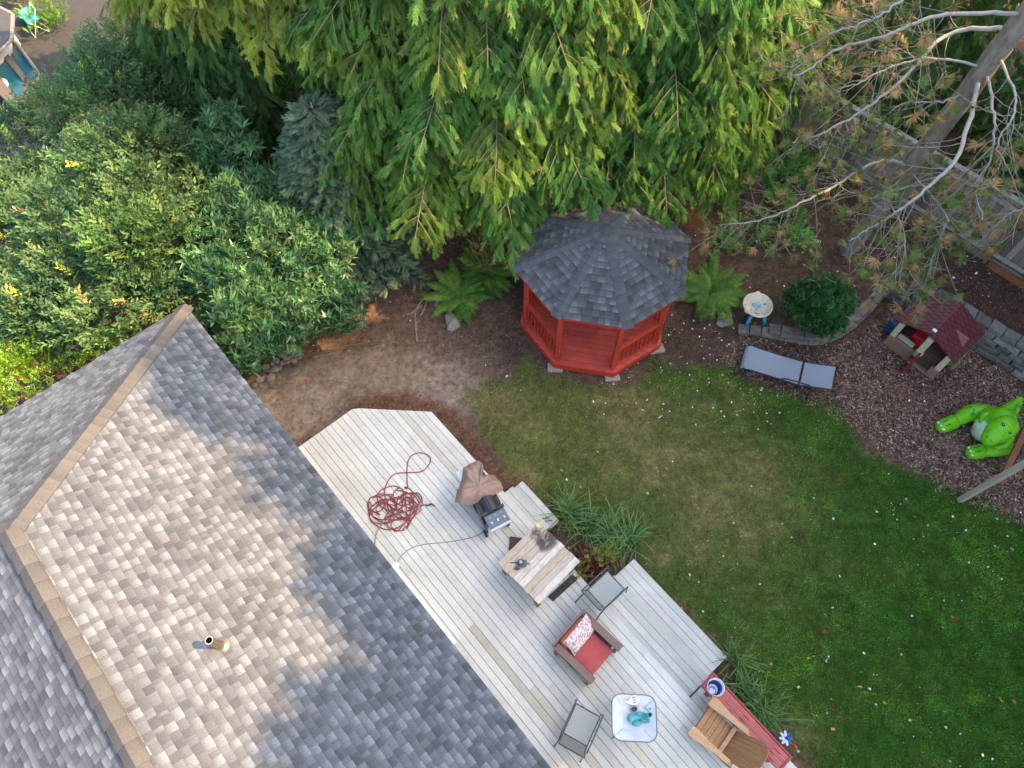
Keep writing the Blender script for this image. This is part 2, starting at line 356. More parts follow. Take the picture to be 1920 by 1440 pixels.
g = sheet('ground', -15, 16, -3, 26, .06, gz, ground_col, 'ground'); tag(g, kind='structure')
far = MB(); far.col = tuple(c * .6 for c in S(80, 84, 60))
for a, b, c, d in ((-150, -15, -150, 170), (16, 150, -150, 170), (-15, 16, -150, -3), (-15, 16, 26, 170)): far.add([(a, c, 0), (b, c, 0), (b, d, 0), (a, d, 0)], [[0, 1, 2, 3]])
tag(far.build('outer_ground', 'ground'), kind='structure')
# ---------------------------------------------------------------- turf blades
def sample(poly, n, mask):
    A = np.array(poly); lo = A.min(0); hi = A.max(0); X = rng.uniform(lo[0], hi[0], n); Y = rng.uniform(lo[1], hi[1], n); k = mask(X, Y) > rng.random(n); return X[k], Y[k]
vis = lambda X, Y: (np.abs(X) < .72 * 14.8 / (.879 - .477 * np.clip((Y / 14.8 - .543) / (1 + .543 * Y / 14.8), -.6, .6)) + .4) & (Y > -.6)
lp = [p for p in lawn_poly if True]
X, Y = sample([(-2, -.8), (13, 10)], 560000, lambda X, Y: lawn_mask(X, Y) * vis(X, Y))
dr = dryness(X, Y); keep = rng.random(len(X)) > dr * .45; X, Y, dr = X[keep], Y[keep], dr[keep]; n = len(X)
lean = rng.normal(0, .5, (n, 2)) + np.stack([vnoise(X, Y, .3, 91) - .5, vnoise(X, Y, .3, 92) - .5], 1) * 1.6
pos = np.stack([X, Y, gz(X, Y) - .004], 1); dirs = np.concatenate([lean, np.ones((n, 1))], 1)
green = np.array(S(84, 142, 48)); green2 = np.array(S(112, 158, 58)); straw = np.array(S(180, 166, 110))
t = fb(X, Y, 1.1, 44)[:, None]; c = green + (green2 - green) * sstep(.35, .65, t); pick = (rng.random(n) < .03 + dr * .62)[:, None]
c = np.where(pick, straw * rng.uniform(.7, 1.05, (n, 1)), c * (1 - .15 * dr[:, None])) * np.exp(rng.normal(0, .34, (n, 1))) * (.6 + .8 * vnoise(X, Y, .18, 45)[:, None])
sc = Scatter(); blade = T([(-.13, 0, 0), (.13, 0, 0), (0, 1, 0)], [(0, 1, 2)])
sc.put(blade, pos, basis(dirs, unit(n)), rng.uniform(.03, .06, n), c)
tag(sc.build('lawn_grass', 'grass'), 'short patchy green and straw-coloured lawn grass between deck and mulch', 'grass', kind='stuff')
# ---------------------------------------------------------------- bark chips, needles, petals
def chips(name, poly, n, mask, cols, lo, hi, label, cat, mt='chips', wd=.35):
    X, Y = sample(poly, n, mask); k = len(X); sc = Scatter(); q = T([(-wd / 2, -.5, 0), (wd / 2, -.5, 0), (wd / 2 * .8, .5, 0), (-wd / 2 * .9, .5, .0), (0, 0, .12)], [(0, 1, 4), (1, 2, 4), (2, 3, 4), (3, 0, 4)])
    up = np.tile([0, 0, 1.], (k, 1)) + rng.normal(0, .35, (k, 3)); d = unit(k); d[:, 2] *= .25
    cc = np.array(cols)[rng.integers(0, len(cols), k)] * np.exp(rng.normal(0, .3, (k, 1))) 
    sc.put(q, np.stack([X, Y, gz(X, Y) + rng.uniform(.0, .02, k)], 1), basis(d, up), rng.uniform(lo, hi, k), cc); return tag(sc.build(name, mt), label, cat, kind='stuff')
A = [(-5, -.5), (14, 16)]
chips('bark_mulch', [(3, 3), (13.5, 11)], 120000, lambda X, Y: region(X, Y, play_poly, .15) * vis(X, Y), [S(116, 92, 78), S(92, 70, 60), S(142, 118, 102), S(68, 52, 44), S(158, 134, 114)], .03, .075, 'dark reddish bark mulch around the playhouse', 'mulch')
nl = lambda X, Y: (1 - lawn_mask(X, Y)) * (1 - region(X, Y, play_poly, .1)) * vis(X, Y) * (1 - .8 * region(X, Y, path_poly, .3))
chips('leaf_litter', [(-5.5, 4), (14.5, 17)], 120000, nl, [S(110, 88, 72), S(84, 66, 56), S(138, 112, 90), S(64, 52, 46), S(120, 90, 68)], .02, .06, 'brown needle and bark litter on the planting beds', 'leaf litter', wd=.22)
chips('red_bark', [(-4, 3), (2, 9)], 9000, lambda X, Y: region(X, Y, strip_poly, .2), [S(122, 82, 64), S(98, 64, 52), S(140, 100, 80)], .02, .06, 'rusty red bark strip along the deck edge', 'mulch')
def pm(X, Y):
    n = fb(X, Y, 1.5, 52) ; return np.clip(.25 + 1.2 * (n - .4), .05, 1) * (.22 + .78 * sstep(2.5, 8.5, X)) * vis(X, Y)
chips('fallen_petals', [(-5.5, -.3), (13, 13)], 3600, pm, [S(225, 222, 214), S(205, 196, 190), S(215, 190, 190), S(190, 175, 165)], .015, .055, 'small pale fallen petals and leaves scattered over lawn and soil', 'petals', 'petal', .8)
chips('fallen_leaves', [(-5, -.3), (13, 12)], 520, pm, [S(180, 120, 60), S(150, 70, 60), S(200, 150, 80), S(120, 60, 50)], .04, .08, 'scattered orange and red fallen leaves on the grass', 'fallen leaves', 'petal', .7)
chips('white_chips', [(1.5, 7), (6, 10)], 160, vis, [S(232, 228, 220)], .02, .05, 'white flecks strewn on the soil round the gazebo front', 'petals', 'petal', .7)
# ================================================================ SHINGLES
def shingles(mb, O, U, W, t0, t1, sl, sr, base, exposure=.125, tab=(.10, .15), contrast=1.):
    """O origin on the eave, U unit along the eave, W unit up the slope; sl(t), sr(t) are the side limits at distance t up the slope"""
    N = U.cross(W).normalized()
    if N.z < 0: N = -N
    q = lambda s, t, h: O + U * s + W * t + N * h
    k = 0; t = t0; br = random.Random(int(t1 * 1000) + int(O.x * 77))
    bs = Vector(base)
    while t < t1 - .01:
        te = min(t + exposure, t1); a0, b0, a1, b1 = sl(t), sr(t), sl(te), sr(te)
        if b0 - a0 < .03: break
        v = [q(a0, t, .008), q(b0, t, .008), q(b1, te + .0, .003), q(a1, te, .003), q(a0, t, -.004), q(b0, t, -.004)]
        # base course cut into shades
        s = a0 - br.random() * .3; mb.add([v[4], v[5], v[1], v[0]], [[0, 1, 2, 3]], tuple(bs * .35))  # dark riser face paints the shadow line below each course
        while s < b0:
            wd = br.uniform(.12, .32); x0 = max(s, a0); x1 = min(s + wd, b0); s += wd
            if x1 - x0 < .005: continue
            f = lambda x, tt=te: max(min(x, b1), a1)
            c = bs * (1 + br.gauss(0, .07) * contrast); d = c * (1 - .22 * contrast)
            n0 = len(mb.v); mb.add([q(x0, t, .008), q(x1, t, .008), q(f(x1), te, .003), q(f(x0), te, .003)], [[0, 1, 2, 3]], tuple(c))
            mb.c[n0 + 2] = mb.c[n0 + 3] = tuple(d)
        s = a0 + br.random() * .2
        while s < b0:
            wd = br.uniform(*tab); x0 = max(s, a0 + .01); x1 = min(s + wd, b0 - .01); s += wd + br.uniform(.08, .22)
            if x1 - x0 < .04: continue
            y1 = te - .004; ff = lambda x: max(min(x, sr(y1)), sl(y1))
            if ff(x1) - ff(x0) < .02: continue
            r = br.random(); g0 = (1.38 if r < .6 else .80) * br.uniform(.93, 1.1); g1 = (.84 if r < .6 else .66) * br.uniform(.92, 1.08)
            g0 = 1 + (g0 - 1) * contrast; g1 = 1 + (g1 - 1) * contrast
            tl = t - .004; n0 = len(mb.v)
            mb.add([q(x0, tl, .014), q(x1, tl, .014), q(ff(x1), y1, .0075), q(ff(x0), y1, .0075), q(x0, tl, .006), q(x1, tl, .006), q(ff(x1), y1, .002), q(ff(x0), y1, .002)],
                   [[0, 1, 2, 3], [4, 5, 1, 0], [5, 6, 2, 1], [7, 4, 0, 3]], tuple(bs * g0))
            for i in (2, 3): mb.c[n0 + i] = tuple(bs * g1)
            for i in (4, 5): mb.c[n0 + i] = tuple(bs * .45)  # front edge of the tab darkened as a painted shadow line
        t += exposure; k += 1
def caps(mb, A, B, wid, left_dn, right_dn, base, step=.19, lift=.03):
    """ridge or hip cap shingles from A (low) to B (high); left_dn/right_dn = directions going down the two faces"""
    A = Vector(A); B = Vector(B); L = (B - A).length; d = (B - A) / L; n = int(L / step); up = -(left_dn + right_dn).normalized(); br = random.Random(int(L * 999))
    for i in range(n):
        a = A + d * (L * i / n); b = A + d * (L * (i + 1) / n + .02); h0 = lift + .012; h1 = lift; c = Vector(base) * (1 + br.gauss(0, .05)) 
        vs = [a + left_dn * wid + up * (h0 - .012), a + up * (h0 + .004), a + right_dn * wid + up * (h0 - .012), b + right_dn * wid + up * (h1 - .012), b + up * (h1 + .004), b + left_dn * wid + up * (h1 - .012)]
        lo = [v - up * .018 for v in vs]; n0 = len(mb.v)
        mb.add(vs + lo, [[0, 1, 4, 5], [1, 2, 3, 4], [6, 7, 1, 0], [7, 8, 2, 1], [11, 6, 0, 5], [8, 9, 3, 2]], tuple(c))
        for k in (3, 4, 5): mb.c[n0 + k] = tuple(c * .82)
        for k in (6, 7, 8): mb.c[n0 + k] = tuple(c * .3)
# ================================================================ HOUSE
ZE, PITCH, HW = 3.0, .62, 3.65; A1, P1 = 10.21, .58; A0 = -4.0
house = thing('house', 'house with a grey shingled hip roof beside the pale deck', 'house', D(A1, P1 - HW, 0))
ho = house.location.copy()
RB = S(101, 107, 114)
def hp(a, p, z): return D(a, p, z) - ho
mb = MB(); W_ = (-EP + Vector((0, 0, PITCH))).normalized(); SL = HW * math.sqrt(1 + PITCH ** 2); kk = HW / SL
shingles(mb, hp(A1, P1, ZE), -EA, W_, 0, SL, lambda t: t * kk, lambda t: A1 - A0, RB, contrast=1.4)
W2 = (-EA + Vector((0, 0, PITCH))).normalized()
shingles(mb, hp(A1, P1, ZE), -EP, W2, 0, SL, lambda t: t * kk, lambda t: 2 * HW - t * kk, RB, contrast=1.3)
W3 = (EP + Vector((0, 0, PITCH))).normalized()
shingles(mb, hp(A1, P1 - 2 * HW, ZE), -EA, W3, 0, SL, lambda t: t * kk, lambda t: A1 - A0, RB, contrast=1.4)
ZR = ZE + PITCH * HW; R0 = hp(A1 - HW, P1 - HW, ZR); R1 = hp(A0, P1 - HW, ZR)
roof = mb.build('roof', 'shingle', house)
m2 = MB()
def offd(u, d): return (u - d * u.dot(d)).normalized()
dh = (R0 - hp(A1, P1, ZE)).normalized(); caps(m2, hp(A1, P1, ZE), R0, .17, offd(-EP, dh), offd(-EA, dh), S(94, 95, 96))
dh = (R0 - hp(A1, P1 - 2 * HW, ZE)).normalized(); caps(m2, hp(A1, P1 - 2 * HW, ZE), R0, .17, offd(EP, dh), offd(-EA, dh), S(94, 95, 96)); m2.build('hip_cap', 'shingle', roof)
m3 = MB()
# ridge vent: raised caps over a dark slot strip
vt = MB(); vt.col = S(14, 13, 12)
for sgn, wd in ((1, -W_), (-1, -W3)):
    a = R0 - EA * .35; b = R1; vs = [a + wd * .15 + Vector((0, 0, .005)), b + wd * .15 + Vector((0, 0, .005)), b + wd * .15 + Vector((0, 0, .055)), a + wd * .15 + Vector((0, 0, .055))]
    vt.add(vs, [[0, 1, 2, 3]])
vt.build('ridge_vent', 'vc', roof)
caps(m3, R1, R0 - EA * .0, .165, -W_, -W3, S(94, 95, 96), .3, .055); m3.build('ridge_cap', 'shingle', roof)
# closed underside, fascia, walls
u = MB(); u.col = S(190, 188, 182)
u.add([hp(A1, P1, ZE - .02), hp(A0, P1, ZE - .02), hp(A0, P1 - 2 * HW, ZE - .02), hp(A1, P1 - 2 * HW, ZE - .02)], [[0, 1, 2, 3]])
u.build('soffit', 'vc', house)
u = MB(); u.col = S(92, 96, 100)
for a, b in (((A1 - .005, P1), (A0, P1)), ((A1, P1 - 2 * HW), (A1, P1)), ((A0, P1 - 2 * HW), (A1 - .005, P1 - 2 * HW))):
    u.bar(hp(*a, ZE - .075), hp(*b, ZE - .075), .02, .13)
u.build('fascia', 'vc', house)
u = MB()
ins = .5; cs = [(A1 - ins, P1 - ins), (A0 + .2, P1 - ins), (A0 + .2, P1 - 2 * HW + ins), (A1 - ins, P1 - 2 * HW + ins)]
vs = [hp(a, p, .0) for a, p in cs] + [hp(a, p, ZE - .03) for a, p in cs]; u.add(vs, [[0, 1, 5, 4], [1, 2, 6, 5], [2, 3, 7, 6], [3, 0, 4, 7]], S(176, 172, 160)); u.build('wall', 'siding', house)
for a in (5.2, 1.4):
    dr_ = MB(); dr_.col = S(238, 238, 236); p = P1 - ins + .02
    for s0, s1, z0, z1 in ((-.95, -.87, .55, 2.6), (.87, .95, .55, 2.6), (-.04, .04, .55, 2.6), (-.95, .95, 2.6, 2.68), (-.95, .95, .5, .55)):
        dr_.box(hp(a + (s0 + s1) / 2, p, (z0 + z1) / 2), (abs(s1 - s0), .06, z1 - z0), HROT)
    dd = dr_.build('sliding_door', 'white', house); gl = MB(); gl.col = S(50, 60, 66); gl.box(hp(a, p - .01, 1.57), (1.74, .02, 2.05), HROT); gl.build('pane', 'water', dd)
ga = [AP(P(740, 1062, 2.95))[0], AP(P(850, 1210, 2.95))[0]]
u = MB(); u.col = S(240, 240, 238); u.bar(hp(ga[0], P1 + .035, 2.93), hp(ga[1], P1 + .035, 2.93), .055, .09); u.box(hp(ga[0] + .0, P1 + .06, 2.95), (.07, .1, .06), HROT); u.build('gutter', 'white', house)
# vent pipe (base and lean solved from the photo)
z0 = 4.49; pb_ = P(413, 1211, z0) - ho
u = MB(); u.col = S(96, 88, 80); u.tube([pb_ - Vector((0, 0, .1)), pb_ + Vector((0, 0, .42))], .052, 16, cap=False)
u.tube([pb_ + Vector((0, 0, .42)), pb_ + Vector((0, 0, .0))], .042, 16, (.01, .01, .01), cap=False); 
u.add([pb_ + Vector((math.cos(2 * PI * k / 16) * .052, math.sin(2 * PI * k / 16) * .052, .42)) for k in range(16)] + [pb_ + Vector((math.cos(2 * PI * k / 16) * .042, math.sin(2 * PI * k / 16) * .042, .42)) for k in range(16)],
      [[k, (k + 1) % 16, 16 + (k + 1) % 16, 16 + k] for k in range(16)], S(200, 195, 185))
vp = u.build('vent_pipe', 'metal', house)
u = MB(); u.col = S(110, 104, 100); u.lathe([(.12, 0), (.07, .03), (.055, .08)], pb_ + Vector((0, 0, .0)), 16); 
u.bar(pb_ - W_ * .22 + Vector((0, 0, -.01)), pb_ + W_ * .2 + Vector((0, 0, .012)), .34, .012, (0, 0, 1), S(104, 106, 110))
u.build('flashing', 'metal', vp)
# ================================================================ DECK
ZD = .5
deck = thing('wooden_deck', 'pale grey weathered wooden deck with angled end and steps to the lawn', 'deck', D(3, 1.5, 0)); do = deck.location.copy()
def dp(a, p, z): return D(a, p, z) - do
PE = 3.33; PB = 3.86
def amax(p): return 7.65 if p < 2.12 else 7.65 + (6.47 - 7.65) * (p - 2.12) / (3.35 - 2.12)
def dcol():
    c = Vector(S(212, 212, 204)) * (1 + random.gauss(0, .055)); r = random.random()
    if r < .05: c = Vector((c.x * .9, c.y * .86, c.z * .78))
    elif r < .3: c = c * .93
    return tuple(c)
bd = MB(); bd_sp = .1395; p = -.15
# boards are laid in local deck space (x along the boards) so the grain runs with them
Rl = Matrix((EA, EP, Vector((0, 0, 1))))
while p < PB - .05:
    q0, q1 = p, p + bd_sp - .009; a = amax(max(q0, 0)); top = a; e = -6.5
    ends = (amax(max(q0, 0)), amax(max(q1, 0))) if q0 < PE - .05 else (-.995, -.995)
    cur = ends[0]; first = True
    while cur > e:
        ln = random.uniform(2.2, 4.9); nx = max(cur - ln, e); x0, x1 = (ends if first else (cur, cur)); c = dcol()
        if random.random() < .03: pass
        v = [(nx + .003, q0), (x0, q0), (x1, q1), (nx + .003, q1)]
        h = random.uniform(-.0012, .0012)
        bd.add([Vector((a_, p_, ZD + h)) for a_, p_ in v] + [Vector((a_, p_, ZD - .03)) for a_, p_ in v], [[0, 1, 2, 3], [4, 5, 1, 0], [5, 6, 2, 1], [6, 7, 3, 2], [7, 4, 0, 3]], c)
        cur = nx; first = False
    p += bd_sp
# local object whose x axis is the board direction
def dlocal(mb, name, mt='deck', parent=deck):
    o = mb.build(name, mt, parent); o.rotation_euler = (0, 0, HROT); o.scale = (1, -1, 1) if False else (1, 1, 1)
    return o
# (EA, EP) is left-handed: mirror p so the frame is right-handed
def mirror(mb):
    mb.v = [(v[0], -v[1], v[2]) for v in mb.v]; mb.f = [f[::-1] for f in mb.f]; return mb
def dbuild(mb, name, mt='deck', parent=deck):
    a0_, p0_ = AP(do); mirror(mb); mb.v = [(v[0] - a0_, v[1] + p0_, v[2]) for v in mb.v]
    o = mb.build(name, mt, parent)
    if parent is deck: o.rotation_euler = (0, 0, HROT)
    return o
dbuild(bd, 'boards')
fc = MB(); fc.col = S(186, 182, 172)
def lbar(mb, a0, p0, a1, p1, z0, z1, th=.035, col=None):
    a = Vector((a0, p0, (z0 + z1) / 2)); b = Vector((a1, p1, (z0 + z1) / 2)); mb.bar(a, b, th, z1 - z0, (0, 0, 1), col)
for e in ((7.63, -.15, 7.63, 2.10), (7.62, 2.12, 6.46, 3.31), (6.45, PE - .02, -1.0, PE - .02), (-1.01, PE, -1.01, PB - .05), (-1.01, PB - .04, -6.5, PB - .04)): lbar(fc, *e, .1, ZD - .034)
dbuild(fc, 'fascia')
def stair(a_hi, a_lo, d1, d2, name='stairs'):
    st = MB()
    for z, p0, p1 in ((.335, PE + .0, PE + d1), (.17, PE + d1, PE + d2)):
        n = max(1, round((p1 - p0) / .14)); wd = (p1 - p0) / n
        for i in range(n): 
            c = tuple(Vector(dcol()) * random.uniform(.86, .97)); q0 = p0 + i * wd + (.012 if i == 0 else 0)
            v = [(a_lo, q0), (a_hi, q0), (a_hi, p0 + (i + 1) * wd - .008), (a_lo, p0 + (i + 1) * wd - .008)]
            st.add([Vector((a_, p_, z)) for a_, p_ in v] + [Vector((a_, p_, z - .03)) for a_, p_ in v], [[0, 1, 2, 3], [4, 5, 1, 0], [5, 6, 2, 1], [6, 7, 3, 2], [7, 4, 0, 3]], c)
        lbar(st, a_hi, p1 - .03, a_lo, p1 - .03, z - .165 if z < .3 else z - .16, z - .034, .02, S(160, 156, 146))
        for a_ in (a_hi - .02, a_lo + .02): lbar(st, a_, p0 + .01, a_, p1 - .05, z - .16, z - .034, .03, S(150, 146, 138))
    return dbuild(st, name)
stair(4.13, 3.0, .26, .53); stair(1.46, -.97, .56, 1.12)
# ================================================================ GAZEBO
gc = Vector((1.91, 9.885, 0)); A_G = .993; ZF = .27
gaz = thing('gazebo', 'red octagonal garden gazebo with a dark shingled roof', 'gazebo', gc, A_G)
# octagon corner k at angle k*45deg in local space; the photo's front-left corner is k=0 mirrored, so angles run with the fit
RF = 1.754; REA = 1.9; ZEV = 2.32; ZAP = 3.12
# the fit used radius < 0: corner k sits at angle + pi
def oc(k, r, z=0.): t = k * PI / 4 + PI; return Vector((r * math.cos(t), r * math.sin(t), z))
RED = S(178, 58, 38); RED2 = S(196, 66, 46); REDF = S(206, 84, 68)
fl = MB()
inr = RF * math.cos(PI / 8)
# floor planks run parallel to the entry side (between corner 0 and 1)
ang = PI / 8 + PI; ux = Vector((-math.sin(ang), math.cos(ang), 0)); uy = Vector((math.cos(ang), math.sin(ang), 0))
def half(t):
    t = abs(t); e = RF * math.sin(PI / 8)
    return e + (inr - t) if t > e else inr
t = -inr
while t < inr - .01:
    t1 = min(t + .135, inr); h0, h1 = half(t), half(t1); c = Vector(REDF) * random.uniform(.86, 1.1)
    v = [-ux * h0 + uy * t, ux * h0 + uy * t, ux * h1 + uy * (t1 - .007), -ux * h1 + uy * (t1 - .007)]
    if t < 0 < t1 or True: v = [q.copy() for q in v]
    fl.add([q + Vector((0, 0, ZF)) for q in v] + [q + Vector((0, 0, ZF - .03)) for q in v], [[0, 1, 2, 3], [4, 5, 1, 0], [6, 7, 3, 2], [5, 6, 2, 1], [7, 4, 0, 3]], tuple(c)); t += .135
fl.build('floor', 'red', gaz)
sk = MB(); sk.col = RED
for k in range(8): sk.bar(oc(k, RF - .0, .165), oc(k + 1, RF - .0, .165), .03, .15)
sk.build('skirt', 'red', gaz)
for k in range(8):
    m = MB(); m.col = RED2; q = oc(k, RF - .12); m.box((q.x, q.y, (ZF + ZEV) / 2 + .01), (.1, .1, ZEV - ZF - .02), k * PI / 4); m.build('post', 'red', gaz, bevel=.006)
for k in range(8):
    if k == 0: continue
    a, b = oc(k, RF - .12), oc(k + 1, RF - .12); d = (b - a).normalized(); a = a + d * .05; b = b - d * .05; m = MB(); m.col = RED2
    m.bar(a + Vector((0, 0, ZF + .78)), b + Vector((0, 0, ZF + .78)), .09, .04); L = (b - a).length
    rl = m.build('top_rail', 'red', gaz); m = MB(); m.col = RED2; m.bar(a + Vector((0, 0, ZF + .12)), b + Vector((0, 0, ZF + .12)), .05, .05); m.build('bottom_rail', 'red', gaz)
    bl = MB(); bl.col = RED
    for i in range(9):
        c = a + d * (L * (i + .5) / 9); bl.lathe([(.02, 0), (.02, .1), (.034, .2), (.018, .32), (.024, .42), (.018, .52), (.02, .61)], c + Vector((0, 0, ZF + .147)), 6)
    bl.build('balusters', 'red', rl)
m = MB(); m.col = RED
for k in range(8): m.bar(oc(k, RF - .1, ZEV - .1), oc(k + 1, RF - .1, ZEV - .1), .06, .14); m.bar(oc(k, REA - .02, ZEV - .05), oc(k + 1, REA - .02, ZEV - .05), .02, .08)
m.build('eave_beam', 'red', gaz)
m = MB(); m.col = S(120, 62, 46)
for k in range(8): m.add([oc(k, REA - .03, ZEV - .012), oc(k + 1, REA - .03, ZEV - .012), Vector((0, 0, ZAP - .06))], [[0, 2, 1]])
m.build('ceiling', 'red', gaz)
GB = S(86, 90, 94); rm = MB(); hc = MB(); apex = Vector((0, 0, ZAP))
for k in range(8):
    a, b = oc(k, REA, ZEV), oc(k + 1, REA, ZEV); U = (b - a).normalized(); mid = (a + b) / 2; Wd = (apex - mid); L = Wd.length; Wd.normalize(); hwid = (b - a).length / 2
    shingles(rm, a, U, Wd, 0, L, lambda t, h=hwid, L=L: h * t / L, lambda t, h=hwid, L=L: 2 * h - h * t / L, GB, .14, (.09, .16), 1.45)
gr = rm.build('roof', 'shingle', gaz)
for k in range(8):
    a = oc(k, REA + .01, ZEV); f0 = (apex - (oc(k, REA, ZEV) + oc(k - 1, REA, ZEV)) / 2).normalized(); f1 = (apex - (oc(k, REA, ZEV) + oc(k + 1, REA, ZEV)) / 2).normalized(); d = (apex - a).normalized()
    l = (oc(k - 1, REA) - oc(k, REA)); l = (l - d * l.dot(d)).normalized(); r_ = (oc(k + 1, REA) - oc(k, REA)); r_ = (r_ - d * r_.dot(d)).normalized()
    caps(hc, a, apex - d * .12, .115, l, r_, S(84, 90, 95), .17, .022)
hc.build('hip_cap', 'shingle', gr)
m = MB(); m.col = S(70, 75, 80); m.lathe([(.17, -.07), (.1, -.03), (.04, .0), (0, .01)], apex + Vector((0, 0, .035)), 8); m.build('apex_cap', 'shingle', gr)
# concrete pads under the gazebo corners
for k in (0, 1, 2):
    m = MB(); m.col = S(160, 150, 136); m.box((0, 0, .045), (.34, .22, .09)); o = m.build('concrete_paver', 'stone', bevel=.01)
    q = gaz.matrix_basis @ oc(k, RF - .05); o.location = (q.x, q.y - .02, 0); o.rotation_euler = (0, 0, .1 * k)
    tag(o, ['pale concrete pad under the gazebo corner nearest the fern on the left', 'pale concrete pad under the front gazebo corner nearest the lawn', 'pale concrete pad under the right gazebo corner facing the lounger'][k], 'paver', 'concrete pads under the gazebo')
# ================================================================ RETAINING WALLS
def walk(line, step):
    pts = [Vector((p.x, p.y, 0)) for p in line]; out = []; carry = 0
    for a, b in zip(pts[:-1], pts[1:]):
        L = (b - a).length; d = (b - a) / L; t = carry
        while t < L: out.append((a + d * t, d)); t += step
        carry = t - L
    return out
def block(mb, c, size, rz, col, j=.012):
    n0 = len(mb.v); mb.box(c, size, rz, col)
    for i in range(n0, len(mb.v)): mb.v[i] = tuple(Vector(mb.v[i]) + Vector((random.uniform(-j, j) for _ in range(3))))
SC = [S(128, 116, 106), S(120, 109, 100), S(136, 124, 113), S(116, 106, 98), S(130, 116, 104)]
lw_t = thing('retaining_wall', 'low curved brown stone block wall below the laurel bush', 'wall', low_base[2]); m = MB(); cp = MB()
sm = curve([Vector((p.x, p.y, 0)) for p in low_base], 6)
for c in range(2):
    for i, (q, d) in enumerate(walk(sm, .27)):
        nrm = Vector((-d.y, d.x, 0)); x = (q - low_base[0]).length; h = np.interp(x, [0, 1, 3.2, 4.5], [.1, .12, .16, .27]); zc = h * (c + .5)
        if c == 1 and x < .3: continue
        block(m if c == 0 else cp, q + nrm * (.11 + .05 * c) + d * (.13 * (c % 2)) + Vector((0, 0, zc)) - lw_t.location, (.26, .24 if c == 0 else .26, h - .006), math.atan2(d.y, d.x), random.choice(SC))
m.build('course', 'stone', lw_t, bevel=.012); cp.build('cap_course', 'stone', lw_t, bevel=.012)
tw_t = thing('retaining_wall', 'tall grey rough stone wall behind the playhouse', 'wall', tall_base[2]); cp = MB(); m = MB()
SG = [S(118, 115, 108), S(106, 104, 98), S(132, 130, 124), S(98, 96, 90), S(112, 106, 98)]
for c in range(5):
    zb = .0 + c * .135; mm = m if c < 4 else cp
    for i, (q, d) in enumerate(walk(tall_base, .3 if c < 4 else .33)):
        nrm = Vector((-d.y, d.x, 0)); off = .09 + .05 * c; 
        for rep in range(1): block(mm, q + nrm * (off + random.uniform(-.015, .015)) + d * (.15 * (c % 2)) + Vector((0, 0, zb + .065)) - tw_t.location, (.29 if c < 4 else .32, .26 if c < 4 else .3, .128), math.atan2(d.y, d.x), tuple(Vector(random.choice(SG)) * (1 if c < 4 else .8)), .022)
m.build('course', 'stone', tw_t, bevel=.02); cp.build('cap_course', 'stone', tw_t, bevel=.015)
# ================================================================ FENCE
fb0 = [PG(1400, 205), PG(1533, 297), PG(1700, 400), PG(1845, 488), PG(1990, 575), PG(2200, 700)]
fence = thing('fence', 'grey weathered wooden board fence with brown posts behind the pine', 'fence', fb0[2]); fo = fb0[2].copy()
fbm = MB(); 
for a, b in zip(fb0[:-1], fb0[1:]):
    L = (b - a).length; d = (b - a) / L; dn = Vector((-d.y, d.x, 0)).normalized(); n = int(L / .145)
    for i in range(n):
        q = a + d * (L * (i + .5) / n); c = Vector(random.choice([S(140, 126, 114), S(116, 106, 98), S(150, 138, 124), S(98, 90, 84), S(128, 110, 96)]))
        fbm.box(q + dn * .05 + Vector((0, 0, .92 + random.uniform(-.01, .01))) - fo, (.138, .018, 1.72), math.atan2(d.y, d.x), tuple(c))
fp = fbm.build('boards', 'fence', fence)
for z in (.3, 1.6):
    r = MB(); r.col = S(158, 150, 138)
    for a, b in zip(fb0[:-1], fb0[1:]): r.bar(a + Vector((0, 0, z)) - fo, b + Vector((0, 0, z)) - fo, .04, .09)
    r.build('rail', 'fence', fence)
r = MB(); r.col = S(150, 144, 134)
for a, b in zip(fb0[:-1], fb0[1:]): r.bar(a + Vector((0, .03, 1.81)) - fo, b + Vector((0, .03, 1.81)) - fo, .14, .035)
r.build('top_cap', 'fence', fence)
r = MB(); r.col = S(118, 108, 98)
for a, b in zip(fb0[:-1], fb0[1:]): r.bar(a + Vector((0, -.02, .1)) - fo, b + Vector((0, -.02, .1)) - fo, .03, .18)
r.build('kickboard', 'fence', fence)
for q in (fb0[1], fb0[3], fb0[4], (fb0[1] + fb0[3]) / 2 + Vector((.05, 0, 0)), (fb0[3] + fb0[4]) / 2):
    r = MB(); r.box((q.x - fo.x - .02, q.y - fo.y - .06, q.z - fo.z + .9), (.09, .09, 1.85), HROT); r.build('post', 'cedarpost', fence)
tb = MB(); a, b = PG(1850, 498), PG(1960, 566); tb.bar(Vector((0, 0, .07)), b - a + Vector((0, 0, .07)), .09, .13); o = tb.build('ground_timber', 'cedarpost'); o.location = a
tag(o, 'brown timber laid on the soil along the fence foot', 'timber')
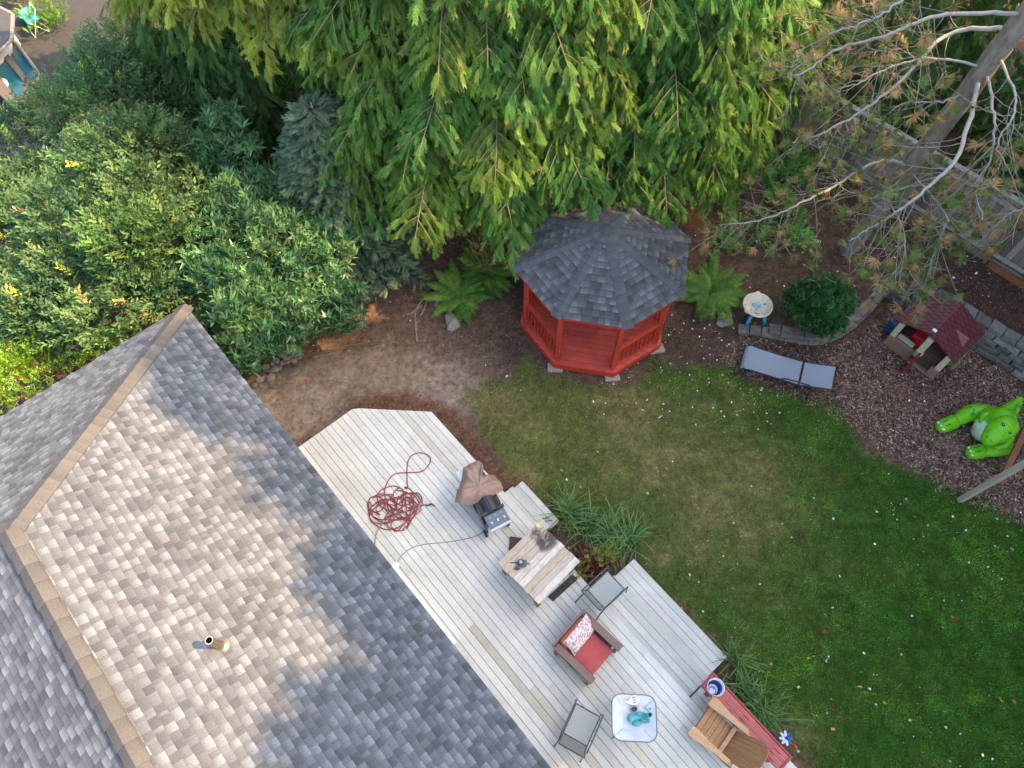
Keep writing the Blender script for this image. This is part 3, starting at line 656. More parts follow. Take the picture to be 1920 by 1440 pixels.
# ================================================================ PLANTS
def t_leaf2(w=.4, droop=.1): return T([(0, 0, 0), (w / 2, .45, .03), (0, 1, -droop), (-w / 2, .45, .03)], [(0, 1, 2), (0, 2, 3)])
def t_twig2(n=9, L=.3, w=.42, seed=1, spread=.9):
    r = random.Random(seed); V = []; Fc = []
    for i in range(n):
        v, f = t_leaf2(w, .12); s = 1 if i % 2 else -1; l = L * r.uniform(.7, 1.1)
        R = np.array(Matrix.Rotation(s * r.uniform(.4, 1.2) * spread, 3, 'Z') @ Matrix.Rotation(r.uniform(-.4, .5), 3, 'X') @ Matrix.Rotation(r.uniform(-.7, .7), 3, 'Y'))
        k = len(V); V += [tuple(R @ (q * l) + np.array((0, .02 + .82 * i / n, 0))) for q in v]; Fc += [tuple(x + k for x in t) for t in f]
    return T(V, Fc)
def trunk(root, pts, r0, r1, mt='bark', name='trunk', col=S(110, 100, 90), n=10):
    pts = curve(pts, 4); m = len(pts); o = root.location; b = MB(); b.col = col
    b.tube([Vector(p) - o for p in pts], [r0 + (r1 - r0) * i / (m - 1) for i in range(m)], n); return b.build(name, mt, root, smooth=True)
def blob_crown(root, blobs, tpls, per, size, cols, mt='leaf', outw=1., up=.4, name='crown', jv=.2, tips=None, tipc=None, lower=-.15, ncol=.25, accent=None):
    """blobs: (centre, radius); each is a clump of sprigs growing out of it"""
    sc = Scatter(); o = np.array(root.location)
    for c, r in blobs:
        n = int(per * r * r * 4); u = unit(n); u[:, 2] = np.where(u[:, 2] < lower, -u[:, 2], u[:, 2]); rad = r * rng.uniform(.55, 1.05, (n, 1)) ** .6
        pos = np.array(c) + u * rad * np.array([1, 1, .8]); dirs = u * outw + np.array([0, 0, up]) + rng.normal(0, .35, (n, 3)); ti = rng.integers(0, len(tpls), n)
        base = np.array(cols[rng.integers(0, len(cols))]) * math.exp(rng.normal(0, ncol * .5)); cc = jitcol(base, n, jv)
        if accent is not None:
            a = rng.random(n) < accent[1]; cc[a] = jitcol(accent[0][rng.integers(0, len(accent[0]))], int(a.sum()), .15)
        for k, tp in enumerate(tpls):
            s = ti == k; tp_ = None
            if tips is not None: tp_ = np.where((rng.random(int(s.sum())) < tips)[:, None], np.array(tipc), cc[s])
            sc.put(tp, pos[s], basis(dirs[s], np.tile([0, 0, 1.], (int(s.sum()), 1)), .5), rng.uniform(.75, 1.2, int(s.sum())) * size, cc[s], tp_)
    return sc.build(name, mt, root, o)
def px_blobs(poly, zf, n, r0, r1, seed=3):
    rr = random.Random(seed); xs = [p[0] for p in poly]; ys = [p[1] for p in poly]; o = []
    while len(o) < n:
        x = rr.uniform(min(xs), max(xs)); y = rr.uniform(min(ys), max(ys))
        if inpoly(np.array([x]), np.array([y]), poly)[0]: r = rr.uniform(r0, r1); z = zf(x, y) + rr.uniform(-.35, .35); q = P(x, y, z); o.append((q, r))
    return o
def stems(root, blobs, mt='twig', r=.03, k=10, name='branches', c=None):
    b = MB(); o = root.location; rr = random.Random(5)
    for q, rad in rr.sample(blobs, min(k, len(blobs))):
        e = q - o; m_ = Vector((e.x * .5, e.y * .5, e.z * .45)); b.tube(curve([Vector((0, 0, .1)), m_, e], 4), [r * (1 - .6 * i / 8) for i in range(9)], 5)
    return b.build(name, mt, root, smooth=True)
# ---------------------------------------------------------------- weeping cedars
def t_spray(seed):
    # a drooping spray: fine forked strands fanning from a short axis
    r = random.Random(seed); V = []; Fc = []
    def strand(x, y, z, a, L, w):
        k = len(V); dx, dy = math.sin(a), math.cos(a); zz = lambda t: z - .30 * t * t - .05 * t
        V.extend([(x - w * dy, y + w * dx, z), (x + w * dy, y - w * dx, z), (x + dx * L * .6 + w * .8 * dy, y + dy * L * .6 - w * .8 * dx, zz(L * .6)), (x + dx * L * .6 - w * .8 * dy, y + dy * L * .6 + w * .8 * dx, zz(L * .6)), (x + dx * L, y + dy * L, zz(L) - .02)])
        Fc.extend([(k, k + 1, k + 2), (k, k + 2, k + 3), (k + 3, k + 2, k + 4)])
    strand(0, 0, 0, 0, 1.0, .024)
    for i in range(6):
        y = .06 + .68 * i / 6
        for s in (-1, 1):
            a = s * r.uniform(.45, .8) * (1 - .35 * i / 6); L = r.uniform(.26, .4) * (1 - .25 * abs(i - 2) / 4); x0, z0 = 0, -.2 * y * y; strand(x0, y, z0, a, L, .021)
            if i < 5: strand(math.sin(a) * L * .4, y + math.cos(a) * L * .4, z0 - .03, a * .2, L * .55, .016)
    return T(V, Fc)
fr = [t_spray(s) for s in (1, 2, 3)]
def cedar(loc, height, R, zlo, zhi, nbr, label, cols, group, seed=1, fs=.36, tipp=.16, face=(0, -1), az=None, dens=1., cat='tree', name='cedar_tree'):
    rr = random.Random(seed); root = thing(name, label, cat, loc, group=group); L = Vector(loc); sc = Scatter(); tw = MB(); tw.col = S(138, 122, 104) if fs < .45 else S(70, 62, 52)
    P_, D_, U_, C_, Tp, Z_ = [], [], [], [], [], []
    for i in range(nbr):
        t = (i + rr.random()) / nbr; zb = zlo + (zhi - zlo) * t; a = 2.39996 * i + rr.uniform(-.3, .3)
        if az is not None: a = az[0] + (az[1] - az[0]) * ((i * .618034) % 1) + rr.uniform(-.05, .05)
        Lb = R * max(.12, 1 - (zb - zlo * .5) / height) ** .75 * rr.uniform(.72, 1.1); h = Vector((math.cos(a), math.sin(a), 0)); sd_ = Vector((-h.y, h.x, 0)); pts = []; bend = rr.uniform(-.15, .15)
        for k in range(13):
            s = k / 12; pts.append(L + Vector((0, 0, zb)) + h * (Lb * s) + sd_ * (bend * Lb * s * s) + Vector((0, 0, .16 * Lb * s - .52 * Lb * s * s + .08 * Lb * s ** 4)))
        tw.tube([p - L for p in pts], [.022 * (1 - .85 * k / 12) + .003 for k in range(13)], 5)
        bc = Vector(rr.choice(cols)) * math.exp(rr.gauss(0, .1)); nside = int(8.5 * Lb * dens)
        for j in range(nside):
            s = .18 + .82 * (j + rr.random()) / nside; f = s * 12; i0 = min(int(f), 11); q = pts[i0].lerp(pts[i0 + 1], f - i0); d = (pts[i0 + 1] - pts[i0]).normalized()
            sg = 1 if j % 2 else -1; ln = (.35 + .34 * Lb * (1 - s) ** .7) * rr.uniform(.7, 1.1); b = (d * .75 + sd_ * sg * .9 + Vector((0, 0, -.12))).normalized(); 
            if s > .96: b = d
            n = max(2, int(ln / .036 * dens)); end = q + b * ln + Vector((0, 0, -.22 * ln))
            if rr.random() < .5: tw.tube([q - L, q + b * ln * .5 - L, end - L], [.009, .006, .003], 3, cap=False)
            for m in range(n):
                u = (m + rr.random()) / n; pz = q + b * (ln * u) + Vector((0, 0, -.22 * ln * u * u)); P_.append(pz); sgn = rr.choice((-1, 1))
                dd = b * rr.uniform(.15, .6) + h * rr.uniform(.0, .45) + Vector((rr.gauss(0, .32), rr.gauss(0, .25), -rr.uniform(.3, 1.0))); D_.append(dd)
                U_.append(h * 1.0 + Vector((0, 0, .7)) + sd_ * rr.gauss(0, .35)); c = bc * math.exp(rr.gauss(0, .17)); C_.append(c)
                Tp.append(Vector(S(206, 178, 112)) if rr.random() < tipp * (.4 + s) else c * 1.22); Z_.append(fs * rr.uniform(.65, 1.2))
    P_, D_, U_, C_, Tp, Z_ = map(np.array, (P_, D_, U_, C_, Tp, Z_)); k = rng.integers(0, 3, len(P_))
    for i in range(3): s = k == i; sc.put(fr[i], P_[s], basis(D_[s], U_[s], .45), Z_[s], np.clip(C_[s], 0, .9), Tp[s])
    sc.build('crown', 'leaf', root, loc); tw.build('branches', 'stalk', root, smooth=True)
    trunk(root, [L, L + Vector((.1, 0, height * .5)), L + Vector((0, .1, height))], .34, .04); return root, len(P_)
G1 = S(96, 138, 58); G2 = S(80, 128, 56); G3 = S(112, 144, 56)
FRONT = (-PI * .98, -PI * .02)
tot = []
tot.append(cedar((-.6, 14.4, .2), 17, 4.95, 3.3, 11.5, 190, 'tall weeping cedar with bright green drooping sprays behind the gazebo roof, left of its peak', [G1, G2, G3], 'weeping cedars behind the gazebo', 1, az=FRONT)[1])
tot.append(cedar((2.7, 14.7, .2), 17, 4.5, 3.0, 11.5, 140, 'weeping cedar with drooping green sprays reaching towards the fence', [G2, G1, S(84, 124, 46)], 'weeping cedars behind the gazebo', 2, az=FRONT, tipp=.08)[1])
tot.append(cedar((-4.6, 15.6, 0), 18, 4.3, 5.9, 13.5, 100, 'sunlit yellow-green weeping cedar at the top edge left of centre', [S(152, 166, 62), S(136, 156, 62)], 'weeping cedars behind the gazebo', 3, az=FRONT, tipp=.3)[1])
DG = [S(80, 120, 60), S(74, 114, 56), S(98, 132, 62)]
for i, (x, y, h, r, lab) in enumerate(((-7.4, 19.0, 11, 2.8, 'dark green conifer far back at the top left beyond the flowering shrub'), (-6.8, 15.0, 7.5, 2.9, 'dark feathery young conifer between the leafy shrub and the yellow cedar'), (-2.8, 18.8, 13, 4.2, 'dark conifer behind the sunlit weeping cedar'),
                                      (1.8, 19.4, 14, 4.2, 'dark conifer behind the tall weeping cedar'), (7.0, 18.6, 13, 3.2, 'dark conifer beyond the left end of the fence'), (10.6, 17.0, 12, 3.0, 'dark conifer behind the fence and the pine trunk'), (13.9, 15.2, 11, 2.8, 'dark conifer beyond the fence at the right edge'))):
    tot.append(cedar((x, y, 0), h, r, .8, h * .8, 60, lab, DG, 'dark conifers in the background', 20 + i, fs=.46, tipp=0, az=FRONT, dens=.55, name='conifer_tree')[1])
# ---------------------------------------------------------------- silver spruce
def spruce(loc, h, R, n, label, cols, name='spruce_tree'):
    root = thing(name, label, 'tree', loc); L = Vector(loc); rr = random.Random(9); P_, D_, U_, C_ = [], [], [], []; tw = MB(); tw.col = S(84, 84, 68)
    for i in range(n):
        z = h * (.06 + .92 * (i / n)); a = 2.39996 * i; Lb = R * (1 - z / h) ** .8 * rr.uniform(.75, 1.12) + .12; hd = Vector((math.cos(a), math.sin(a), 0)); sd_ = Vector((-hd.y, hd.x, 0)); bc = Vector(rr.choice(cols)) * math.exp(rr.gauss(0, .12))
        A = L + Vector((0, 0, z)); B = A + hd * Lb + Vector((0, 0, .05 * Lb)); tw.tube([A - L, B - L], [.012, .004], 4)
        for j in range(int(50 * Lb) + 14):
            s = rr.random() ** .6; q = A.lerp(B, s); sg = rr.choice((-1, 1)); b = (hd * rr.uniform(.5, 1) + sd_ * sg * rr.uniform(.2, 1.1)).normalized(); ln = (.1 + .5 * (1 - s) * Lb * .6) * rr.random()
            P_.append(q + b * ln - Vector((0, 0, .12 * ln))); D_.append(b + Vector((0, 0, rr.uniform(-.1, .35)))); U_.append(Vector((rr.gauss(0, .3), rr.gauss(0, .3), 1))); C_.append(bc * math.exp(rr.gauss(0, .14)))
    P_, D_, U_, C_ = map(np.array, (P_, D_, U_, C_)); sc = Scatter(); tp = t_spray(9)
    sc.put(tp, P_, basis(D_, U_, .5), rng.uniform(.16, .30, len(P_)), C_, C_ * 1.35); sc.build('crown', 'needle', root, loc); tw.build('branches', 'stalk', root)
    trunk(root, [L, L + Vector((0, 0, h * .5)), L + Vector((0, 0, h))], .13, .01)
spruce((-3.9, 11.7, 0), 4.7, 1.95, 280, 'silvery blue-green spruce between the laurel and the weeping cedar', [S(98, 120, 92), S(88, 112, 86), S(110, 130, 98)])
# ---------------------------------------------------------------- big leafy shrubs on the left
tw_t = [t_twig2(9, .3, .42, s) for s in (1, 2, 3)]
rs_t = [t_rosette(9, .25, .45, s, base=lambda w: t_leaf(w, .05, .1)) for s in (1, 2, 3)]
poly = [(-40, 300), (30, 270), (90, 195), (145, 110), (250, 110), (340, 130), (430, 170), (470, 230), (430, 330), (430, 420), (330, 560), (200, 620), (60, 640), (-40, 640)]
bl = px_blobs(poly, lambda x, y: 3.4 - 1.3 * abs(x - 230) / 270 - .9 * max(0, (y - 420) / 220) , 120, .42, .75, 4)
root = thing('photinia_tree', 'large loose-growing leafy shrub with yellow-tipped shoots at the far left', 'shrub', (P(170, 420, 0).x, P(170, 420, 0).y + .8, 0))
blob_crown(root, bl, tw_t, 46, .42, [S(78, 110, 70), S(88, 118, 74), S(70, 102, 68), S(98, 126, 76)], up=.5, name='foliage', accent=([S(196, 196, 84), S(208, 168, 110), S(176, 196, 80)], .012)); stems(root, bl, k=26, r=.035)
poly = [(200, 330), (270, 350), (300, 420), (280, 500), (230, 520), (190, 440)]
bl = px_blobs(poly, lambda x, y: 3.6, 9, .35, .5, 8)
blob_crown(root, bl, tw_t, 60, .42, [S(92, 124, 68), S(86, 116, 64)], up=.7, name='new_shoots', accent=([S(150, 168, 84)], .05))
poly = [(355, 300), (420, 240), (480, 270), (500, 340), (560, 410), (625, 440), (645, 520), (665, 610), (600, 625), (540, 650), (480, 690), (430, 690), (370, 620), (340, 560), (250, 590), (230, 520), (330, 420)]
bl = px_blobs(poly, lambda x, y: 2.9 - 1.1 * abs(x - 430) / 230 - .8 * max(0, (y - 500) / 190), 100, .36, .6, 6)
root = thing('laurel_shrub', 'broad glossy dark green laurel between the house corner and the spruce', 'shrub', (P(470, 600, 0).x, P(470, 600, 0).y + .3, 0))
blob_crown(root, bl, rs_t, 44, .26, [S(78, 118, 78), S(88, 126, 84), S(70, 108, 74), S(96, 132, 86)], mt='gloss', up=.7, name='foliage'); stems(root, bl, k=22, r=.03)
poly = [(-30, 690), (40, 650), (120, 640), (200, 620), (260, 590), (300, 600), (260, 640), (180, 690), (90, 730), (-30, 800)]
bl = px_blobs(poly, lambda x, y: 1.9, 34, .3, .45, 12)
root = thing('evergreen_bush', 'lime green leafy bush with reddish patches behind the roof edge at far left', 'shrub', (P(90, 690, 0).x - .2, P(90, 690, 0).y + .5, 0))
blob_crown(root, bl, tw_t, 70, .26, [S(128, 164, 50), S(112, 152, 50), S(100, 136, 52)], mt='gloss', up=.8, name='foliage', accent=([S(120, 50, 36)], .07)); stems(root, bl, k=12, r=.02)
# small laurel, tan azalea, ivy
def dome(px, py, r, h, n):
    o = PG(px, py); b = []
    for i in range(n): u = unit(1)[0]; u[2] = abs(u[2]); b.append((o + Vector((u[0] * r * .75, u[1] * r * .75, h * .3 + u[2] * h * .6)), r * random.uniform(.28, .4)))
    return o, b
o, bl = dome(1520, 600, .8, 1.1, 46); root = thing('laurel_bush', 'round dark green laurel bush behind the low curved wall', 'shrub', o)
blob_crown(root, bl, rs_t, 120, .125, [S(72, 116, 62), S(82, 126, 68), S(60, 102, 54)], mt='gloss', up=.6, name='foliage'); stems(root, bl, k=10, r=.015)
root = thing('azalea_bush', 'brownish-leaved small shrub beneath the cedar sprays, left of the gazebo roof', 'shrub', PG(905, 500))
bl = px_blobs([(850, 455), (930, 440), (985, 470), (960, 490), (870, 490)], lambda x, y: 1.1, 16, .22, .34, 2); blob_crown(root, bl, tw_t, 130, .16, [S(128, 118, 66), S(148, 128, 80), S(110, 108, 60)], name='foliage'); stems(root, bl, k=8, r=.01)
for lab, pl, nn in (('sparse dark green trailing plant on the bare soil between gazebo and fence', [(1360, 320), (1450, 310), (1500, 370), (1490, 420), (1380, 400)], 26), ('thin green seedling plant on the soil above the water table', [(1355, 430), (1420, 420), (1500, 440), (1480, 475), (1380, 470)], 16)):
    q = PG(sum(p[0] for p in pl) / len(pl), sum(p[1] for p in pl) / len(pl)); root = thing('trailing_plant', lab, 'plant', q)
    bl = [(PG(*p) + Vector((0, 0, random.uniform(.1, .4))), random.uniform(.12, .26)) for p in [(random.choice(pl)[0] * t + (1 - t) * random.choice(pl)[0], random.choice(pl)[1] * t + (1 - t) * random.choice(pl)[1]) for t in [random.random() for _ in range(nn)]]]
    blob_crown(root, bl, tw_t, 170, .22, [S(96, 150, 76), S(110, 160, 82)], name='foliage'); stems(root, bl, k=10, r=.007)
# ---------------------------------------------------------------- ferns
def fern(px, py, R, n, label, loc=None, seed=1):
    rr = random.Random(seed); o = PG(px, py); root = thing('fern', label, 'fern', o, group='sword ferns by the gazebo'); sc = Scatter(); P_, D_, U_, Z_, C_ = [], [], [], [], []; st = MB(); st.col = S(74, 80, 36)
    for i in range(n):
        a = 2.39996 * i + rr.uniform(-.2, .2); L = R * rr.uniform(.75, 1.12); el = rr.uniform(.4, 1.1); h = Vector((math.cos(a), math.sin(a), 0)); sd_ = Vector((-h.y, h.x, 0)); pts = []
        for k in range(15): s = k / 14; pts.append(o + h * (L * (s * math.cos(el) + .35 * s * s)) + Vector((0, 0, L * (math.sin(el) * s - .62 * math.sin(el) * s * s * 1.1) + .05)))
        st.tube([p - o for p in pts], [.004] * 15, 3, cap=False); bc = Vector(rr.choice([S(110, 152, 60), S(96, 140, 56), S(126, 164, 66)]))
        for k in range(1, 44):
            s = k / 44; f = s * 14; i0 = min(int(f), 13); q = pts[i0].lerp(pts[i0 + 1], f - i0); d = (pts[i0 + 1] - pts[i0]).normalized(); ln = .2 * L * (math.sin(PI * (.14 + .84 * s)) ** .7) * rr.uniform(.85, 1.1)
            for sg in (-1, 1): P_.append(q); D_.append(sd_ * sg + d * .35 + Vector((0, 0, -.15))); U_.append(Vector((0, 0, 1)) - h * .2); Z_.append(ln); C_.append(bc * math.exp(rr.gauss(0, .1)))
    P_, D_, U_, Z_, C_ = map(np.array, (P_, D_, U_, Z_, C_)); sc.put(T([(-.14, 0, 0), (.14, 0, 0), (.05, .75, -.05), (0, 1, -.12), (-.05, .75, -.05)], [(0, 1, 2), (0, 2, 4), (4, 2, 3)]), P_, basis(D_, U_, .15), Z_, C_)
    sc.build('fronds', 'leaf', root, o); st.build('stalks', 'stalk', root)
fern(862, 562, .86, 26, 'arching sword fern on a pale boulder left of the gazebo', seed=1); fern(912, 518, .85, 26, 'sword fern tucked under the cedar at the back left of the gazebo', seed=2); fern(1328, 556, .92, 32, 'big sword fern between the gazebo and the water table', seed=3)
# boulders
def boulder(px, py, s, label, col=S(138, 134, 122), grp='boulders under the ferns'):
    m = MB(); m.col = col; m.ball((0, 0, 0), (s[0], s[1], s[2]), 14, 9)
    for i, v in enumerate(m.v): d = Vector(v).normalized(); k = 1 + .22 * math.sin(d.x * 4.1 + px) * math.cos(d.y * 3.7 + py) + random.uniform(-.05, .05); m.v[i] = tuple(Vector(v) * k)
    o = m.build('boulder', 'stone', smooth=False); o.location = PG(px, py, s[2] * .45); o.rotation_euler = (0, 0, px); tag(o, label, 'boulder', grp)
boulder(850, 604, (.26, .18, .16), 'pale lichen-covered boulder below the fern left of the gazebo'); boulder(822, 572, (.12, .09, .08), 'small grey stone at the left edge of the fern'); boulder(1358, 600, (.24, .18, .08), 'flat grey stone between the right fern and the low wall')
boulder(900, 560, (.13, .1, .08), 'small brown stone to the right of the fern boulder', S(120, 100, 84)); boulder(1000, 705, (.1, .08, .03), 'small flat stone in the grass at the gazebo front', S(130, 118, 100)) if False else None
# ---------------------------------------------------------------- day lilies and the red cordyline by the steps
def strapclump(px, py, n, L, label, cols, name='daylily', cat='plant', group='strap-leaved clumps along the deck', wid=.022, seed=1, z=0., loc=None):
    rr = random.Random(seed); o = loc or PG(px, py, z); root = thing(name, label, cat, o, group=group); V = []; Fc = []; C = []
    for i in range(n):
        a = rr.uniform(0, 2 * PI); el = rr.uniform(.75, 1.5); l = L * rr.uniform(.6, 1.15); h = Vector((math.cos(a), math.sin(a), 0)); sd_ = Vector((-h.y, h.x, 0)); st = Vector((rr.gauss(0, .09), rr.gauss(0, .09), 0)); c = Vector(rr.choice(cols)) * math.exp(rr.gauss(0, .15)); k = len(V); m = 8; dr = rr.uniform(.3, .9)
        for j in range(m + 1):
            s = j / m; q = st + h * (l * (s * math.cos(el) + dr * .45 * s * s)) + Vector((0, 0, l * (math.sin(el) * s - dr * .55 * s * s))); w = wid * (1 - s) ** .6 * (.6 + s) * .5 + .001
            V += [q - sd_ * w, q + Vector((0, 0, -w * .5)), q + sd_ * w]; C += [c * (.8 + .35 * s)] * 3
            if j < m: b = k + 3 * j; Fc += [(b, b + 1, b + 4, b + 3), (b + 1, b + 2, b + 5, b + 4)]
    rawmesh('leaves', np.array(V), [np.array(Fc)], 'leaf', np.array(C), root)
LG = [S(108, 150, 86), S(94, 138, 84), S(126, 160, 92)]
for i, (x, y, n, L, lab) in enumerate(((1062, 965, 70, .85, 'day lily clump at the corner of the upper steps'), (1100, 990, 80, .8, 'day lily clump right beside the table corner'), (1140, 1000, 80, .8, 'day lily clump in the middle of the bed between the two steps'), (1180, 1010, 70, .85, 'day lily clump leaning over the lawn at the lower steps'), (1150, 1042, 60, .7, 'low day lily clump touching the sling chair'),
                                       (1378, 1238, 50, .7, 'thin day lily clump at the end of the lower steps'), (1388, 1290, 45, .6, 'day lily clump behind the blue pail'), (1415, 1325, 70, .8, 'day lily clump leaning from the red bench to the lawn'), (1432, 1345, 50, .75, 'day lily clump beside the middle of the red bench'))):
    strapclump(x, y, n, L * .85, lab, LG, seed=i + 3)
strapclump(1104, 1068, 60, .62, 'dark red spiky-leaved plant by the table', [S(110, 52, 52), S(86, 42, 46), S(140, 80, 70)], 'cordyline', group=None, wid=.03, seed=31)
for px, py, lab in ((1078, 1085, 'yellow-green leafy plant between the table and the sling chair'), (1122, 1056, 'yellow-green leafy plant behind the red spiky one')):
    o = PG(px, py); root = thing('leafy_plant', lab, 'plant', o); bl = [(o + Vector((random.gauss(0, .1), random.gauss(0, .08), .3 + random.random() * .2)), .12) for _ in range(8)]; blob_crown(root, bl, tw_t, 260, .13, [S(140, 156, 64), S(120, 140, 60)], name='foliage', accent=([S(130, 70, 60)], .15)); stems(root, bl, k=6, r=.006)
# ---------------------------------------------------------------- pine
pb0 = PG(1590, 470); ptop = P(1897, 62, 7.0); pv = (ptop - pb0) / (7.0 - pb0.z)
pine = thing('pine_tree', 'tall pine with bare pale branches and sparse browning needle tufts at top right', 'tree', pb0)
def tz(z): return pb0 + pv * (z - pb0.z)
tk = trunk(pine, [tz(-.5 + .8 * i) for i in range(18)], .20, .14, n=28)
for v in tk.data.vertices:
    z_ = v.co.z; ax = tz(pb0.z + z_) - pb0; rd = v.co - ax; rd.z = 0; a_ = math.atan2(rd.y, rd.x); v.co += rd * (.10 * math.sin(a_ * 7 + z_ * 3.1) * math.sin(z_ * 6 + a_ * 2) + random.uniform(-.07, .07))
def Qp(v): dep = v.y * sT - (v.z - H) * cT; return 960 + F * v.x / dep, 720 - F * (v.y * cT + (v.z - H) * sT) / dep
PBR = [([(1888, 40), (1780, 62), (1700, 140), (1622, 205), (1545, 248), (1512, 262)], 7.2, 5.2, .05), ([(1885, 170), (1800, 283), (1742, 350), (1690, 392), (1645, 420), (1592, 452)], 6.3, 4.0, .055),
       ([(1700, 305), (1650, 302), (1572, 345), (1500, 382), (1430, 412), (1350, 422)], 4.2, 2.9, .05), ([(1900, 10), (1760, 28), (1660, 68), (1570, 92), (1500, 140), (1472, 128)], 7.8, 6.6, .045),
       ([(1950, -30), (1760, -40), (1680, 10), (1620, 42), (1560, 60)], 8.6, 7.4, .04), ([(1890, 150), (1862, 215), (1856, 300), (1830, 345), (1845, 420)], 6.5, 4.8, .035), ([(1690, 390), (1693, 430), (1700, 490), (1722, 520)], 4.6, 3.6, .02), ([(1742, 350), (1772, 400), (1760, 450), (1742, 500)], 5.0, 3.9, .02),
       ([(1920, 130), (1905, 200), (1870, 270), (1900, 330)], 6.8, 5.6, .03), ([(1990, 360), (1930, 385), (1890, 402), (1860, 430)], 5.6, 4.6, .025), ([(1820, 180), (1760, 190), (1690, 195), (1640, 240)], 5.9, 5.2, .025), ([(1840, 120), (1740, 110), (1660, 130), (1600, 160), (1540, 165)], 6.6, 6.0, .03), ([(1700, 330), (1640, 370), (1580, 352), (1560, 320)], 4.0, 3.6, .02)]
tb_ = Scatter(); tufts = [t_tuft(60, .028, s) for s in (1, 2)]; TP, TD, TC, TS = [], [], [], []; rr = random.Random(4); small = MB(); small.col = S(160, 150, 138)
def tuft(q, d, s):
    TP.append(q); TD.append(d); TS.append(s); r = rr.random(); TC.append(Vector(S(104, 126, 60) if r < .5 else S(132, 132, 74) if r < .78 else S(176, 144, 96)) * math.exp(rr.gauss(0, .15)))
for line, za, zb, r0 in PBR:
    n = len(line); ctl = [P(x, y, za + (zb - za) * (i / (n - 1)) ** .9) for i, (x, y) in enumerate(line)]; 
    bz = min(((c_ := Qp(tz(z_)), (c_[0] - line[0][0]) ** 2 + (c_[1] - line[0][1]) ** 2, z_)[1:] for z_ in np.arange(2, 9.5, .1)))
    if bz[0] < 80 ** 2: ctl[0] = tz(bz[1])
    pts = curve(ctl, 8); m = len(pts)
    for i in range(1, m): pts[i] = pts[i] + Vector([rr.gauss(0, .012) for _ in range(3)])
    b = MB(); b.col = S(178, 172, 160); b.tube([p - pb0 for p in pts], [r0 * .78 * (1 - .75 * i / (m - 1)) for i in range(m)], 7); b.build('branch', 'ptwig', pine, smooth=True)
    L = sum((pts[i + 1] - pts[i]).length for i in range(m - 1)); k = int(L * 7.5)
    for j in range(k):
        s = .14 + .86 * (j + rr.random()) / k; f = s * (m - 1); i0 = min(int(f), m - 2); q = pts[i0].lerp(pts[i0 + 1], f - i0); d = (pts[i0 + 1] - pts[i0]).normalized(); sd_ = d.cross(Vector((0, 0, 1))).normalized() * rr.choice((-1, 1))
        ln = rr.uniform(.3, 1.0) * (1.15 - .6 * s); dr = (d * rr.uniform(.2, .9) + sd_ * rr.uniform(.5, 1) + Vector((0, 0, rr.uniform(-.5, .25)))).normalized(); cv = Vector((rr.gauss(0, .7), rr.gauss(0, .7), rr.uniform(-1.1, .5)))
        tp = [q + dr * (ln * u) + cv * (ln * u * u * .8) for u in (0, .25, .5, .75, 1)]; small.tube([p - pb0 for p in tp], [.009, .007, .006, .005, .003], 4, cap=False); e = (tp[-1] - tp[-2]).normalized()
        if rr.random() < .92: tuft(tp[-1], e + Vector((0, 0, .3)), rr.uniform(.18, .27))
        for _ in range(rr.choice((1, 1, 2, 2))):
            u = rr.uniform(.35, .9); w0 = tp[0].lerp(tp[-1], u) * .5 + (q + dr * (ln * u) + cv * (ln * u * u * .5)) * .5; w0 = q + dr * (ln * u) + cv * (ln * u * u * .8); e2 = (dr + Vector([rr.gauss(0, .7) for _ in range(3)])).normalized(); l2 = rr.uniform(.15, .4)
            small.tube([w0 - pb0, w0 + e2 * l2 * .5 + Vector((0, 0, -.02)) - pb0, w0 + e2 * l2 - pb0], [.006, .005, .003], 3, cap=False)
            if rr.random() < .7: tuft(w0 + e2 * l2, e2 + Vector((0, 0, .3)), rr.uniform(.13, .22))
# dense tufts low on the right of the trunk and at branch ends
for px, py, z, n, sp in ((1520, 500, 3.2, 8, .2), (1480, 462, 3.2, 8, .25), (1690, 460, 3.5, 12, .3), (1750, 470, 3.7, 12, .3), (1700, 505, 3.3, 16, .22), (1350, 422, 2.9, 12, .25), (1640, 120, 6, 14, .4), (1560, 270, 4.6, 12, .25), (1800, 480, 4, 8, .3), (1500, 60, 6.8, 8, .3), (1900, 320, 5.6, 14, .4), (1760, 330, 5, 14, .4), (1650, 250, 5, 10, .4)):
    for _ in range(n): q = P(px, py, z) + Vector([rr.gauss(0, sp) for _ in range(3)]); e = unit(1)[0]; e = Vector(e); small.tube([q - pb0, q - e * .25 + Vector((0, 0, .05)) - pb0], [.004, .007], 3, cap=False); tuft(q, e, rr.uniform(.15, .23))
TP, TD, TC, TS = map(np.array, (TP, TD, TC, TS)); k = rng.integers(0, 2, len(TP))
for i in range(2): s = k == i; tb_.put(tufts[i], TP[s], basis(TD[s], unit(int(s.sum()))), TS[s], TC[s], TC[s] * 1.15)
tb_.build('needle_tufts', 'needle', pine, pb0); small.build('twigs', 'twig', pine, smooth=True)
